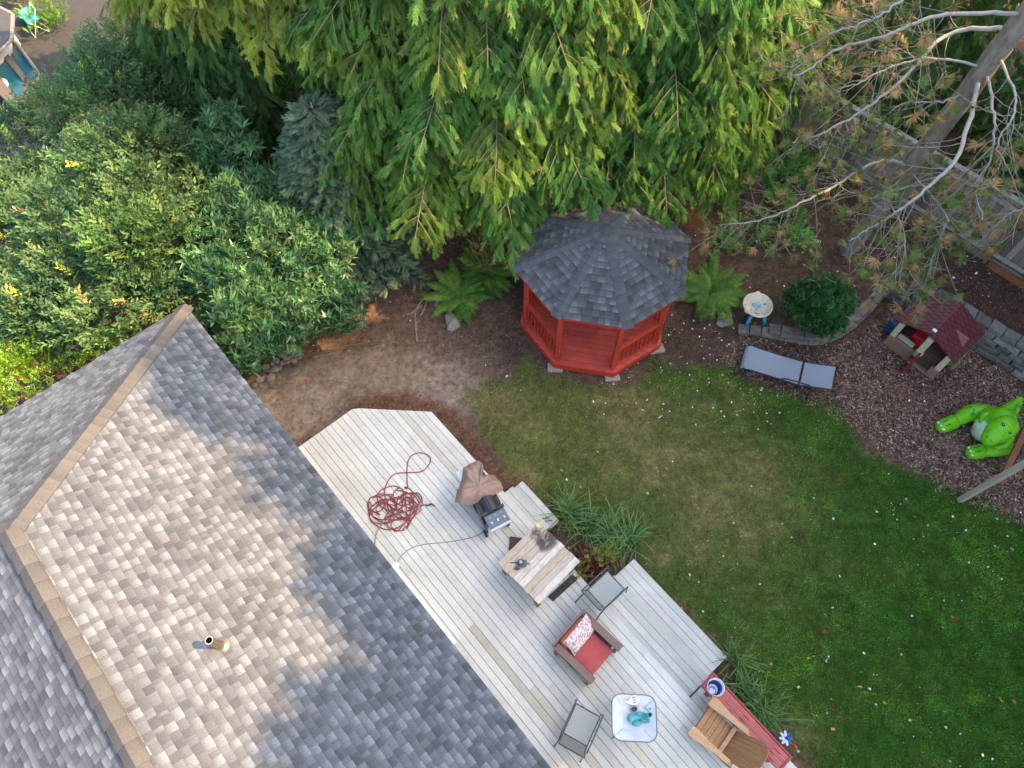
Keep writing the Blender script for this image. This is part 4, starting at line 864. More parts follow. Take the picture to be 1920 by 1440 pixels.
# ---------------------------------------------------------------- tall trees standing right of the view: they shade yard and deck
for i, (x, y, h, r) in enumerate(((16.6, -4.6, 22.5, 2.6), (17.2, -1.6, 24.0, 2.5), (16.8, 1.0, 23.4, 2.2), (18.0, 3.6, 24.2, 2.2), (17.0, 5.8, 24.6, 2.2), (18.4, 7.5, 28.0, 1.7), (21.5, -3, 24.5, 2.6), (21.6, 4.8, 26, 2.2), (18.0, 9.2, 23, 1.8), (17.6, 11.6, 15, 2.6), (18.6, 13.6, 15, 2.6), (20.0, 17.0, 15, 2.6))):
    root = thing('conifer_tree', 'tall dark conifer just outside the right edge of the view', 'tree', (x, y, 0), group='tall conifers shading the yard'); bl = []
    rr = random.Random(50 + i)
    for k in range(130): z = 1.5 + (h - 2) * rr.random(); a = rr.uniform(0, 2 * PI); q = r * (1 - (z / h) ** 5) ** .5 * rr.uniform(.2, 1.0); bl.append((Vector((x + math.cos(a) * q, y + math.sin(a) * q, z)), rr.uniform(.5, .85)))
    blob_crown(root, bl, fr, 16, .9, [S(66, 96, 44), S(76, 104, 48)], name='crown'); trunk(root, [Vector((x, y, 0)), Vector((x, y, h * .5)), Vector((x, y, h))], .35, .05)
print('fronds', sum(tot), 'tufts', len(TP))
# ================================================================ THINGS ON THE DECK
def V3(x, y, z=0.): return Vector((x, y, z))
def place(name, label, cat, A, B, group=None, z=None):
    """thing whose local +X axis points from A to B, origin at A's foot"""
    d = B - A; return thing(name, label, cat, (A.x, A.y, A.z if z is None else z), math.atan2(d.y, d.x), group)
# ---- patio sling chairs
def sling_chair(label):
    r = thing('sling_chair', label, 'chair', group='grey sling patio chairs'); W, Dp = .48, .53; DK = S(84, 86, 92); FB = S(166, 170, 164)
    m = MB(); m.col = FB; n = 8                       # seat
    for part, prof in (('seat', [(Dp * .98, .44), (Dp * .8, .435), (Dp * .5, .405), (Dp * .2, .39), (.03, .40)]), ('backrest', [(.0, .41), (-.06, .55), (-.12, .72), (-.17, .88), (-.19, .95)])):
        m = MB(); m.col = FB if part == 'seat' else S(146, 152, 150); vs = []
        for x, z in prof:
            for j in range(n + 1): u = j / n * 2 - 1; vs.append(V3(x, u * (W / 2 - .035), z - .02 * (1 - u * u)))
        k = len(vs); vs += [v - V3(0, 0, .006) for v in vs]
        fs = [[i * (n + 1) + j, i * (n + 1) + j + 1, (i + 1) * (n + 1) + j + 1, (i + 1) * (n + 1) + j] for i in range(len(prof) - 1) for j in range(n)]; m.add(vs, fs + [[k + q for q in f][::-1] for f in fs]); m.build(part, 'fabric', r, smooth=True)
    for s in (-1, 1):
        y = s * (W / 2); m = MB(); m.col = DK
        m.tube(curve([(.62, y * 1.04, .0), (.58, y * 1.04, .35), (.56, y * 1.04, .60), (.5, y * 1.04, .635), (.2, y * 1.06, .65), (-.1, y * 1.04, .66)], 5), .0135, 7); m.build('arm', 'metal', r, smooth=True)
        m = MB(); m.col = DK; m.tube(curve([(-.2, y * .93, .96), (-.12, y * .93, .7), (0, y * .93, .42), (.3, y * .93, .40), (Dp, y * .93, .44)], 5), .0125, 7); m.tube([(.0, y * .93, .42), (-.22, y * 1.04, 0)], .0125, 7); m.build('side_frame', 'metal', r, smooth=True)
        for x in (.1, .28, .46): m = MB(); m.col = DK; m.tube([(x, y * .93, .40), (x + .03, y * 1.05, .64)], .005, 5); m.build('spindle', 'metal', r)
    for x, z in ((Dp, .43), (-.2, .96), (.02, .39)): m = MB(); m.col = DK; m.tube([(x, -W / 2 + .02, z), (x, W / 2 - .02, z)], .011, 7); m.build('cross_bar', 'metal', r)
    return r
def set_chair(r, bm, fm, zb=.5):
    A = P(*bm, zb + .5); B = P(*fm, zb + .45); d = B - A; r.location = (A.x, A.y, zb); r.rotation_euler = (0, 0, math.atan2(d.y, d.x))
c1 = sling_chair('grey sling patio chair beside the red spiky plant at the deck steps'); set_chair(c1, (1117, 1122), (1156, 1086))
c2 = copy_thing(c1, (0, 0, 0), 0, 'grey sling patio chair near the house, left of the white square table'); set_chair(c2, (1078, 1388), (1101, 1336))
# ---- wooden armchair
zt = 1.1
A = P(1068, 1180, zt); B = P(1131, 1240, zt); d = (B - A); L = d.length; r = place('wooden_armchair', 'square grey-brown wooden armchair with a faded red cushion', 'armchair', A, B, z=.5)
WD = S(128, 106, 98); L = .84; W = .86
m = MB(); m.col = WD; m.box((L / 2 - .06, 0, .24), (L - .1, W - .1, .05)); m.box((L - .1, 0, .2), (.04, W - .24, .12)); m.build('seat_frame', 'wood', r)
for s in (-1, 1):
    m = MB(); m.col = WD; m.box((L / 2 + .02, s * (W / 2 - .06), .60), (L + .02, .135, .035)); m.build('arm', 'wood', r, bevel=.006)
    m = MB(); m.col = S(116, 96, 88)
    for z in (.3, .42, .53): m.box((L / 2, s * (W / 2 - .045), z), (L - .1, .025, .085))
    m.build('side_panel', 'wood', r)
    for x in (.06, L - .04): m = MB(); m.col = WD; m.box((x, s * (W / 2 - .05), .29), (.07, .06, .58)); m.build('leg', 'wood', r)
m = MB(); m.col = S(136, 112, 104); m.box((-.03, 0, .62), (.045, W - .02, .1)); m.box((-.005, 0, .45), (.03, W - .1, .1)); m.build('backrest', 'wood', r, bevel=.005)
m = MB(); m.col = S(176, 82, 80); m.box((L / 2 + .0, 0, .36), (L - .1, W - .25, .15)); m.build('seat_cushion', 'cloth', r, bevel=.045, smooth=True)
m = MB(); m.col = S(170, 92, 78); m.box((.10, 0, .56), (.15, W - .26, .34), Matrix.Rotation(-.25, 3, 'Y')); m.build('back_cushion', 'cloth', r, bevel=.06, smooth=True)
# patterned pillow
def patterned(m, name, parent):
    me = m.build(name, 'cloth', parent, smooth=True); return me
mp = mat('floral_cloth', S(232, 224, 220), .9, .04, 30, col2=S(168, 104, 104)); mp.node_tree.nodes['Noise Texture'].inputs['Scale'].default_value = 26; M['floral'] = mp
m = MB(); n = 10; vs = []
for sd_ in (1, -1):
    for i in range(n + 1):
        for j in range(n + 1):
            u, v = i / n * 2 - 1, j / n * 2 - 1; h = .075 * max(0, (1 - u ** 4) * (1 - v ** 4)) ** .6; e = 1 + .06 * (u * u * v * v); vs.append(V3(sd_ * h, u * .31 * e, v * .19 * e))
k = (n + 1) ** 2; fs = [[i * (n + 1) + j, (i + 1) * (n + 1) + j, (i + 1) * (n + 1) + j + 1, i * (n + 1) + j + 1] for i in range(n) for j in range(n)]
m.add(vs, fs + [[q + k for q in f][::-1] for f in fs]); pil = m.build('pillow', 'floral', None, smooth=True); pq = P(1088, 1191, 1.05); pil.location = (pq.x, pq.y, 1.09)
pil.rotation_euler = Matrix.Rotation(r.rotation_euler.z, 3, 'Z').to_euler(); pil.rotation_mode = 'XYZ'; pil.rotation_euler = ((Matrix.Rotation(r.rotation_euler.z + .05, 3, 'Z') @ Matrix.Rotation(-.75, 3, 'Y')).to_euler()); tag(pil, 'white pillow with a red floral pattern leaning in the armchair', 'pillow')
# ---- weathered plank table
zt = 1.2; cs = [P(931, 1055, zt), P(1010, 980, zt), P(1087, 1051, zt), P(1012, 1133, zt)]; O = cs[0]; ux = (cs[1] - cs[0] + cs[2] - cs[3]) / 2; uy = (cs[3] - cs[0] + cs[2] - cs[1]) / 2; Lx, Ly = ux.length, uy.length; cen = sum(cs, Vector()) / 4
r = thing('wooden_table', 'weathered plank table with a black scorch mark', 'table', (cen.x, cen.y, .5), math.atan2(ux.y, ux.x)); m = MB(); n = 8; TBZ = zt - .5
sg = -1   # uy points to local -Y
burn = r.matrix_basis.inverted() @ P(1026, 1014, zt); burn2 = r.matrix_basis.inverted() @ P(1005, 1000, zt)
for i in range(n):
    y0 = -Ly / 2 + Ly * i / n; w_ = Ly / n - .006; c = Vector(random.choice([S(202, 192, 178), S(190, 176, 160), S(212, 204, 192), S(188, 172, 150)])); K = 40; vs = []; cc = []
    off = random.uniform(-.01, .01)
    for k in range(K + 1):
        for y in range(5):
            q = V3(-Lx / 2 + off + (Lx) * k / K, y0 + w_ * y / 4, TBZ); vs.append(q); nn = fb(np.array([q.x * 3 + 5]), np.array([q.y * 7]), .25, 9)[0]; dd = min(math.hypot((q.x - burn.x) / 1.25, q.y - burn.y), math.hypot(q.x - burn2.x, q.y - burn2.y) + .07); t = float(sstep(.22, .11, dd + (nn - .5) * .16)) * (.9 if nn < .62 else .35)
            st = float(sstep(.55, .75, nn)) * .35; cc.append(c * (1 - t) * (1 - st) + Vector(S(160, 130, 100)) * st * (1 - t) + Vector(S(50, 50, 52)) * t)
    n0 = len(m.v); m.add(vs, [[k * 5 + y, (k + 1) * 5 + y, (k + 1) * 5 + y + 1, k * 5 + y + 1] for k in range(K) for y in range(4)]); m.c[n0:] = [tuple(x) for x in cc]
    m.box((off, y0 + w_ / 2, TBZ - .0165), (Lx, w_, .03), col=tuple(c * .8))
tt = m.build('tabletop', 'wood', r)
m = MB(); m.col = S(160, 132, 100)
for s in (-1, 1): m.box((s * (Lx / 2 - .08), 0, TBZ - .07), (.04, Ly - .1, .08)); m.box((0, s * (Ly / 2 - .07), TBZ - .07), (Lx - .2, .03, .08))
m.build('apron', 'wood', r)
for sx in (-1, 1):
    for sy in (-1, 1): m = MB(); m.col = S(164, 136, 104); m.box((sx * (Lx / 2 - .1), sy * (Ly / 2 - .1), (TBZ - .035) / 2), (.08, .08, TBZ - .04)); m.build('leg', 'wood', r)
# candle, lantern
q = P(1009, 987, zt); r = thing('jar_candle', 'small round candle in a glass jar at the table corner', 'candle', (q.x, q.y, zt)); m = MB(); m.col = S(225, 216, 196); m.lathe([(.045, 0), (.048, .08), (.042, .085), (.042, .07), (0, .07)], n=18); m.build('jar', 'plastic', r, smooth=True); m = MB(); m.col = S(240, 205, 110); m.lathe([(.034, .0), (.034, .078), (0, .08)], n=16); m.build('wax', 'plastic', r)
q = P(976, 1057, zt); r = thing('garden_lamp', 'small dark solar garden lamp lying on the plank table', 'lamp', (q.x, q.y, zt), -.05)
m = MB(); m.col = S(84, 92, 98); m.lathe([(.03, 0), (.075, .02), (.07, .07), (.03, .1)], (0, 0, 0), 6); m.box((.06, 0, .04), (.1, .12, .05)); m.build('housing', 'metal', r, bevel=.004); m = MB(); m.col = S(170, 186, 196); m.ball((0, .01, .085), (.036, .036, .03)); m.build('glass_dome', 'plastic', r, smooth=True)
m = MB(); m.col = S(60, 62, 66); m.tube([(-.05, .01, .04), (-.2, .005, .012)], [.012, .005], 6); m.tube([(.1, 0, .04), (.17, 0, .02)], .01, 6); m.build('spike', 'metal', r); m = MB(); m.col = S(70, 72, 78); m.ball((-.06, -.1, .028), (.055, .025, .02)); m.tube([(-.02, -.02, .04), (-.06, -.1, .03)], .008, 6); m.build('bracket', 'metal', r, smooth=True)
# mats
def matt(pts, label, col, name='door_mat', z=.506):
    c = [P(x, y, z) for x, y in pts]; o = sum(c, Vector()) / 4; m = MB(); m.col = col; m.prism([(v.x - o.x, v.y - o.y) for v in c][::-1], 0, .014); u = (c[1] - c[0]); v_ = (c[3] - c[0])
    for i in range(9):
        for j in range(3):
            if name == 'door_mat': q = c[0] + u * ((i + .5) / 9) + v_ * ((j + .5) / 3) - o; m.lathe([(.018, .014), (.018, .02), (.01, .02), (.01, .014)], (q.x, q.y, 0), 8, tuple(Vector(col) * 1.5))
    ob = m.build(name, 'plastic'); ob.location = (o.x, o.y, z - .002); tag(ob, label, 'mat')
matt([(1027, 1119), (1073, 1077), (1083, 1086), (1037, 1128)], 'black rubber door mat with scroll pattern sticking out beside the plank table', S(44, 44, 44))
matt([(956, 1006), (990, 1010), (986, 1040), (954, 1032)], 'dark brown mat corner showing under the upper side of the plank table', S(66, 50, 42), 'mat')
# ---- grill and its cover
A = P(884, 886, 1.3); B = P(932, 972, 1.3); r = place('gas_grill', 'black and steel gas grill half hidden by its cover, knobs showing', 'grill', A, B, z=.5); GL = (B - A).length
m = MB(); m.col = S(54, 56, 60); m.box((GL * .42, 0, .68), (.72, .44, .24)); m.build('firebox', 'metal', r, bevel=.02)
m = MB(); m.col = S(60, 62, 66); m.tube([(.2, .0, .75), (GL * .86, .0, .75)], .17, 16); m.box((GL * .84, 0, .82), (.05, .46, .1)); m.build('lid', 'metal', r, smooth=False)
m = MB(); m.col = S(92, 102, 114); m.box((GL + .0, 0, .78), (.26, .42, .04), Matrix.Rotation(.15, 3, 'Y')); m.box((GL + .15, 0, .74), (.05, .44, .06), col=S(196, 200, 204)); pn = m.build('control_panel', 'metal', r, bevel=.004)
for j in (-1, 0, 1): m = MB(); m.col = S(206, 210, 212); m.lathe([(.028, 0), (.026, .025), (0, .027)], (GL + .03, j * .13, .80), 12); m.build('knob', 'metal', pn, smooth=True)
for j in (-1, 0, 1): m = MB(); m.col = S(128, 138, 146); m.box((GL - .07, j * .12, .805), (.05, .05, .02)); m.box((GL + .085, j * .13, .79), (.02, .03, .008)); m.build('igniter', 'metal', pn)
m = MB(); m.col = S(206, 214, 214); m.box((-.0, -.06, .76), (.34, .40, .025)); m.build('side_shelf', 'metal', r, bevel=.006)
for x in (.1, GL - .06):
    for y in (-.2, .2): m = MB(); m.col = S(60, 60, 62); m.box((x, y, .34), (.035, .035, .62)); m.build('leg', 'metal', r)
m = MB(); m.col = S(50, 50, 52); m.box((GL * .45, 0, .14), (GL * .85, .4, .02)); m.build('bottom_shelf', 'metal', r)
for y in (-.24, .24): m = MB(); m.col = S(40, 40, 42); m.tube([(GL - .05, y - .02, .08), (GL - .05, y + .02, .08)], .08, 16); m.build('wheel', 'plastic', r)
m = MB(); m.col = S(70, 72, 76); m.tube(curve([(GL * .7, -.26, .9), (GL + .05, -.28, .74), (GL + .12, -.26, .66)], 4), .014, 6); m.build('handle', 'metal', r)
# crumpled cover: radial mesh traced in plan at its real height
ol = [(853, 945), (856, 925), (866, 900), (870, 880), (880, 869), (900, 866), (907, 876), (906, 890), (925, 893), (938, 905), (944, 917), (935, 927), (915, 937), (893, 945), (870, 948)]
ctr = P(898, 912, 1.52); rings = 9; N_ = 72; bm_ = MB(); bm_.col = S(158, 132, 116); pts = []
olw = [P(x, y, 1.25) for x, y in ol]; cl = []
for i in range(len(olw)): a, b = olw[i], olw[(i + 1) % len(olw)]; cl += [a, a.lerp(b, .5)]
per = [cl[int(i / N_ * len(cl))].lerp(cl[(int(i / N_ * len(cl)) + 1) % len(cl)], (i / N_ * len(cl)) % 1) for i in range(N_)]
vs = [ctr + V3(0, 0, .03)]
for k in range(1, rings + 1):
    s = k / rings
    for i, e in enumerate(per):
        q = ctr.lerp(e, s); a = 2 * PI * i / N_; fold = .045 * math.sin(5 * a + 2.2 * s) * s + .03 * math.sin(9 * a - 3 * s) * s + .02 * math.sin(17 * a + 6 * s) * s; z = 1.51 - .03 * s + fold - .45 * max(0, s - .72) ** 1.0 * 1.4; vs.append(V3(q.x, q.y, z))
fs = [[0, 1 + i, 1 + (i + 1) % N_] for i in range(N_)] + [[1 + (k - 1) * N_ + i, 1 + k * N_ + i, 1 + k * N_ + (i + 1) % N_, 1 + (k - 1) * N_ + (i + 1) % N_] for k in range(1, rings) for i in range(N_)]
bm_.add([v - ctr for v in vs], fs); o = bm_.build('grill_cover', 'cloth', smooth=True, subd=1); o.location = ctr; tag(o, 'crumpled tan canvas cover draped over the grill', 'cover')
q = P(881, 866, 1.1); m = MB(); m.col = S(78, 82, 96); m.lathe([(.0, -.12), (.1, -.1), (.13, 0), (.1, .1), (.05, .12), (0, .12)], n=16); o = m.build('gas_bottle', 'plastic', smooth=True); o.location = (q.x, q.y, .62); tag(o, 'small dark rounded bottle at the deck edge behind the grill cover', 'bottle')
# ---- hose and line
ZH = .515
def hz(x, y, i): return P(x, y, ZH + .018 * (.5 + .5 * math.sin(i * 1.7)))
pts = [(800, 945), (783, 950), (765, 958), (745, 958), (725, 940), (722, 915), (738, 890), (765, 886), (790, 884), (805, 870), (806, 856), (790, 849), (775, 852), (765, 865), (763, 890), (764, 915)]
rr = random.Random(12); cx, cy = 740, 950
loops = [(757, 930, 20, 17), (752, 945, 24, 26), (716, 950, 26, 24), (722, 958, 24, 22), (714, 962, 22, 20), (705, 945, 15, 15), (742, 955, 36, 20), (780, 940, 12, 16), (745, 975, 22, 20), (750, 984, 16, 11), (764, 948, 20, 24), (735, 935, 26, 24), (728, 968, 34, 24), (752, 950, 30, 20), (770, 938, 18, 14)]
ph = -1.5
for (lx, ly, rx, ry) in loops:
    a0 = ph
    for k in range(13): a = a0 + 2 * PI * k / 12 * .93; pts.append((lx + math.cos(a) * rx * rr.uniform(.93, 1.07), ly + math.sin(a) * ry * rr.uniform(.93, 1.07)))
    ph = a + rr.uniform(-.3, .3)
pts += [(765, 975), (780, 965), (792, 955)]
m = MB(); m.col = S(142, 66, 68); m.tube(curve([hz(x, y, i) for i, (x, y) in enumerate(pts)], 4), .0105, 6, cap=True); hose = m.build('hose', 'plastic', None, smooth=True)
o0 = P(745, 945, .5); hr = thing('garden_hose', 'tangled dark red garden hose lying on the deck', 'hose', o0); hose.parent = hr; hose.name = 'hose_tube'; hose.data.transform(Matrix.Translation(-o0))
m = MB(); m.col = S(60, 62, 62); a = P(799, 948, .53) - o0; b = P(809, 945, .54) - o0; m.tube([a, a.lerp(b, .6), b], [.012, .016, .02], 8); m.tube([b, b + V3(.07, -.03, .0)], .012, 8); m.build('nozzle', 'metal', hr, smooth=True)
def line_thing(name, pts, z, r, label, cat, col):
    o = P(*pts[0], z); m = MB(); m.col = col; m.tube(curve([P(x, y, z) - o for x, y in pts], 6), r, 6); ob = m.build(name, 'plastic', smooth=True); ob.location = o; tag(ob, label, cat)
line_thing('gas_line', [(913, 992), (895, 1004), (870, 1011), (840, 1016), (800, 1020), (775, 1026), (757, 1038), (744, 1055), (739, 1068)], .513, .009, 'thin grey gas line curving from the grill to the house', 'cable', S(150, 150, 146))
line_thing('supply_hose', [(764, 958), (745, 966), (725, 975), (710, 992), (704, 1010), (703, 1030)], .535, .010, 'faded pinkish supply hose running from the tangled hose to the house', 'hose', S(160, 140, 130))
# ---- white basin table with its load
zt = 1.12; cs = [P(1148, 1300, zt), P(1231, 1303, zt), P(1231, 1394, zt), P(1147, 1388, zt)]; cen = sum(cs, Vector()) / 4; u = (cs[1] - cs[0] + cs[2] - cs[3]) / 2; Lx = u.length; Ly = (cs[0] - cs[3]).length
r = thing('utility_tray_table', 'white square table with a sunken sloping top and grey rim', 'table', (cen.x, cen.y, .5), math.atan2(u.y, u.x)); zz = zt - .5
def rsq(hx, hy, rad, z, n=5):
    o = []
    for (sx, sy, a0) in ((1, 1, 0), (-1, 1, PI / 2), (-1, -1, PI), (1, -1, 1.5 * PI)):
        for k in range(n + 1): a = a0 + PI / 2 * k / n; o.append(V3(sx * (hx - rad) + math.cos(a) * rad, sy * (hy - rad) + math.sin(a) * rad, z))
    return o
m = MB(); m.col = S(222, 226, 230); A_ = rsq(Lx / 2, Ly / 2, .16, zz); B_ = rsq(Lx * .24, Ly * .24, .02, zz - .10); n = len(A_); m.add(A_ + B_, [[i, (i + 1) % n, n + (i + 1) % n, n + i] for i in range(n)] + [list(range(n, 2 * n))])
A2 = [v - V3(0, 0, .012) for v in A_]; B2 = [v - V3(0, 0, .012) for v in B_]; m.add(A2 + B2, [[i, n + i, n + (i + 1) % n, (i + 1) % n] for i in range(n)] + [list(range(n, 2 * n))[::-1]]); m.build('tray', 'plastic', r)
m = MB(); m.col = S(120, 126, 136); m.tube(A_ + [A_[0]], .009, 6, cap=False); m.build('rim', 'metal', r, smooth=True)
for i in (2, 8, 14, 20): m = MB(); m.col = S(176, 184, 192); m.tube([A_[i] + V3(0, 0, .002), B_[i] + V3(0, 0, .004)], .005, 5); m.build('seam', 'plastic', r)
for sx in (-1, 1):
    for sy in (-1, 1): m = MB(); m.col = S(110, 114, 120); m.tube([(sx * Lx * .36, sy * Ly * .36, zz - .04), (sx * Lx * .4, sy * Ly * .4, 0)], .014, 8); m.build('leg', 'metal', r)
TZ = zt - .05; q = P(1187, 1313, TZ)
r2 = thing('paper_card', 'white paper card with a round dark emblem on the white table', 'card', (q.x, q.y, zt + .004), .1); Rt = Matrix.Rotation(-.22, 3, 'X'); m = MB(); m.col = S(252, 252, 252)
m.prism([(-.15, -.02), (-.03, -.075), (.04, -.075), (.11, .0), (.04, .085), (-.04, .05), (-.08, .0)], 0, .004); m.xf(Matrix.Rotation(-.04, 4, 'X')); m.build('sheet', 'vc', r2)
m = MB(); m.col = S(58, 48, 46)
for sx in (-1, 1): m.add([V3(.01 + sx * .0 + math.cos(a) * rr_, .0 + sx * 0 + math.sin(a) * rr_, .0065) for a, rr_ in [(sx * PI / 2 - .8 + .32 * i, .05) for i in range(6)] + [(sx * PI / 2 + .8 - .32 * i, .036) for i in range(6)]], [[0, 1, 10, 11], [1, 2, 9, 10], [2, 3, 8, 9], [3, 4, 7, 8], [4, 5, 6, 7]])
m.box((-.008, 0, .0068), (.009, .044, .001)); m.box((.026, 0, .0068), (.009, .044, .001)); m.box((.009, 0, .0066), (.03, .009, .001)); m.xf(Matrix.Rotation(-.04, 4, 'X')); m.build('emblem', 'vc', r2)
q = P(1189, 1330, zt - .08); r2 = thing('mug', 'blue-rimmed mug of dark coffee on the white table', 'mug', (q.x, q.y, zt - .10)); m = MB(); m.col = S(70, 84, 120); m.lathe([(.035, 0), (.043, .09), (.038, .09), (.034, .07)], n=18); m.build('cup', 'plastic', r2, smooth=True); m = MB(); m.col = S(58, 44, 40); m.lathe([(.036, .078), (0, .078)], n=16); m.build('coffee', 'plastic', r2)
m = MB(); m.col = S(70, 84, 120); m.tube(curve([(-.04, 0, .075), (-.068, 0, .05), (-.04, 0, .025)], 4), .006, 6); m.build('handle', 'plastic', r2, smooth=True)
A = P(1172, 1347, zt); B = P(1219, 1342, zt); q0 = P(1196, 1345, zt - .02); r2 = thing('toy_scooter', 'turquoise toy motor scooter standing in the white table', 'toy', (q0.x, q0.y, zt - .10), .12); TQ = S(92, 178, 184)
m = MB(); m.col = TQ; m.tube(curve([(-.19, 0, .17), (-.12, 0, .16), (-.02, 0, .09), (.08, 0, .08), (.14, 0, .16), (.17, 0, .25)], 5), [.03, .045, .06, .065, .07, .065, .06, .055, .05, .05, .05, .05, .05, .05, .055, .055, .055, .05, .05, .045, .045, .04, .04, .035, .03, .03], 12); m.build('body', 'plastic', r2, smooth=True)
m = MB(); m.col = tuple(Vector(TQ) * .9); m.ball((-.1, 0, .185), (.1, .05, .03)); m.build('seat', 'plastic', r2, smooth=True)
m = MB(); m.col = TQ; m.ball((-.04, -.09, .1), (.09, .05, .05)); m.build('fender', 'plastic', r2, smooth=True); m = MB(); m.col = TQ; m.ball((.03, .05, .12), (.08, .035, .05)); m.build('leg_shield', 'plastic', r2, smooth=True)
for x in (-.13, .15): m = MB(); m.col = S(60, 150, 158); m.tube([(x, -.018, .05), (x, .018, .05)], .05, 18); m.build('wheel', 'plastic', r2)
m = MB(); m.col = TQ; m.tube(curve([(.12, -.12, .27), (.16, -.05, .275), (.17, 0, .26), (.16, .05, .275), (.12, .12, .27)], 4), .011, 7); m.build('handlebar', 'plastic', r2, smooth=True)
m = MB(); m.col = S(120, 200, 204); m.lathe([(.0, 0), (.042, .005), (.045, .03), (.032, .04)], (.175, 0, .25), 16); h_ = m.build('headlight', 'plastic', r2, smooth=True); m = MB(); m.col = S(48, 52, 62); m.lathe([(.03, 0), (.028, .01), (0, .016)], (.175, 0, .286), 14); m.build('lens', 'plastic', h_, smooth=True)
for s, x in ((1, .19), (-1, .13)): m = MB(); m.col = TQ; m.tube([(x - .03, s * .06, .27), (x, s * .085, .31)], .005, 5); m.ball((x + .005, s * .09, .315), (.02, .02, .012)); m.build('mirror', 'plastic', r2, smooth=True)
m = MB(); m.col = S(80, 166, 172)
for k in range(9): a = 2 * PI * k / 9; m.box((.1 + .05 * math.cos(a), -.06 + .03 * math.sin(a), .12), (.03, .03, .06), a)
m.build('engine_block', 'plastic', r2, bevel=.004)
# ---- red bench and pail
zb = .95; c = [P(1313, 1285, zb), P(1338, 1260, zb), P(1487, 1421, zb), P(1462, 1447, zb)]; u = (c[2] - c[1] + c[3] - c[0]) / 2; cen = sum(c, Vector()) / 4; Lx = u.length; Ly = (c[1] - c[0]).length
r = thing('red_bench', 'long narrow red painted slat bench at the deck edge', 'bench', (cen.x, cen.y, .5), math.atan2(u.y, u.x)); RB_ = S(186, 92, 88)
m = MB(); m.col = RB_; w_ = (Ly - .07) / 4
for i, y in enumerate((-1, 0, 1)): m.box((0, y * (Ly - .08) / 3, .435), (Lx - .09, (Ly - .08) / 3 - .012, .03), col=tuple(Vector(RB_) * random.uniform(.92, 1.08)))
m.build('slats', 'red', r, bevel=.003)
m = MB(); m.col = S(172, 78, 74)
for s in (-1, 1): m.box((0, s * (Ly / 2 - .017), .43), (Lx, .028, .05)); m.box((s * (Lx / 2 - .02), 0, .43), (.04, Ly - .066, .05))
m.build('frame', 'red', r)
for sx in (-1, 0, 1):
    for s in (-1, 1): m = MB(); m.col = S(160, 70, 64); m.box((sx * (Lx / 2 - .2), s * (Ly / 2 - .08), .2), (.08, .05, .4)); m.build('leg', 'red', r)
q = P(1341, 1289, zb + .2); r = thing('pail', 'round blue and white ringed pail on the end of the red bench', 'pail', (q.x, q.y, zb + .002)); m = MB(); m.col = S(232, 234, 244); m.lathe([(.10, 0), (.135, .26), (.148, .27), (.148, .262)], n=28); m.build('shell', 'plastic', r, smooth=True)
m = MB(); m.col = S(70, 92, 136); m.lathe([(.138, .268), (.098, .012), (.0, .012)], n=28); m.build('inside', 'plastic', r, smooth=True)
for i, (rad, cx_, cl_) in enumerate(((.085, .0, S(196, 208, 232)), (.066, -.01, S(76, 98, 142)), (.052, -.014, S(216, 224, 240)), (.025, .012, S(96, 122, 172)))): m = MB(); m.col = cl_; m.lathe([(rad, 0), (rad, .004), (0, .004)], (cx_ - .02, cx_ * 2 - .015, .09 + i * .005), 24); m.build('ring', 'plastic', r)
m = MB(); m.col = S(190, 70, 120); m.tube(curve([(-.06, .135, .27), (0, .16, .275), (.06, .135, .27)], 4), .007, 6); m.build('handle', 'plastic', r, smooth=True)
# ---- adirondack chair
A = P(1318, 1348, .95); B = P(1398, 1412, 1.1); r = place('adirondack_chair', 'light brown wooden adirondack chair beside the red bench', 'chair', A, B, z=.5); AW = S(176, 128, 84); AL = S(204, 164, 122); W = .54
m = MB()
for i in range(6): x = .03 + i * .093; m.box((x, 0, .38 - i * .018), (.082, W - .02, .02), Matrix.Rotation(.18, 3, 'Y'), tuple(Vector(S(190, 142, 98)) * random.uniform(.92, 1.06)))
m.build('seat_slats', 'wood', r, bevel=.003)
m = MB(); m.col = S(150, 106, 70)
for s in (-1, 1): m.bar((-.0, s * (W / 2 - .02), .35), (.82, s * (W / 2 - .02), .06), .09, .025, (0, 1, 0)); 
m.bar((-.005, -W / 2, .345), (-.005, W / 2, .345), .02, .1, (0, 0, 1)); m.build('stringers', 'wood', r)
for s in (-1, 1): m = MB(); m.col = S(160, 114, 76); m.box((.06, s * (W / 2 + .02), .28), (.1, .025, .56)); m.build('leg', 'wood', r)
for s in (-1, 1):
    m = MB(); m.col = AL; pr = [(-.08, .05), (-.1, .085), (-.06, .115), (.02, .12), (.12, .10), (.24, .075), (.4, .06), (.56, .06), (.68, .05)]; pl = [(x, w_) for x, w_ in pr] + [(x, -w_ * .55) for x, w_ in pr[::-1]]; pl = [(x, s * (W / 2 + .03) + s * (y - .02)) for x, y in pl]
    if s < 0: pl = pl
    m.prism(pl if s < 0 else pl[::-1], .57, .595); m.build('arm', 'wood', r, bevel=.004)
m = MB(); nb = 7; bu = V3(.55, 0, .80).normalized(); bn = V3(-.82, 0, .56).normalized(); bo = V3(.50, 0, .25)
def bp(u, v, h=0.): return bo + bu * v + V3(0, u * (.235 + .075 * v / .9), 0) + bn * h
def bt(u): return .55 + .37 * max(0, 1 - abs(u) ** 2.6) ** .5
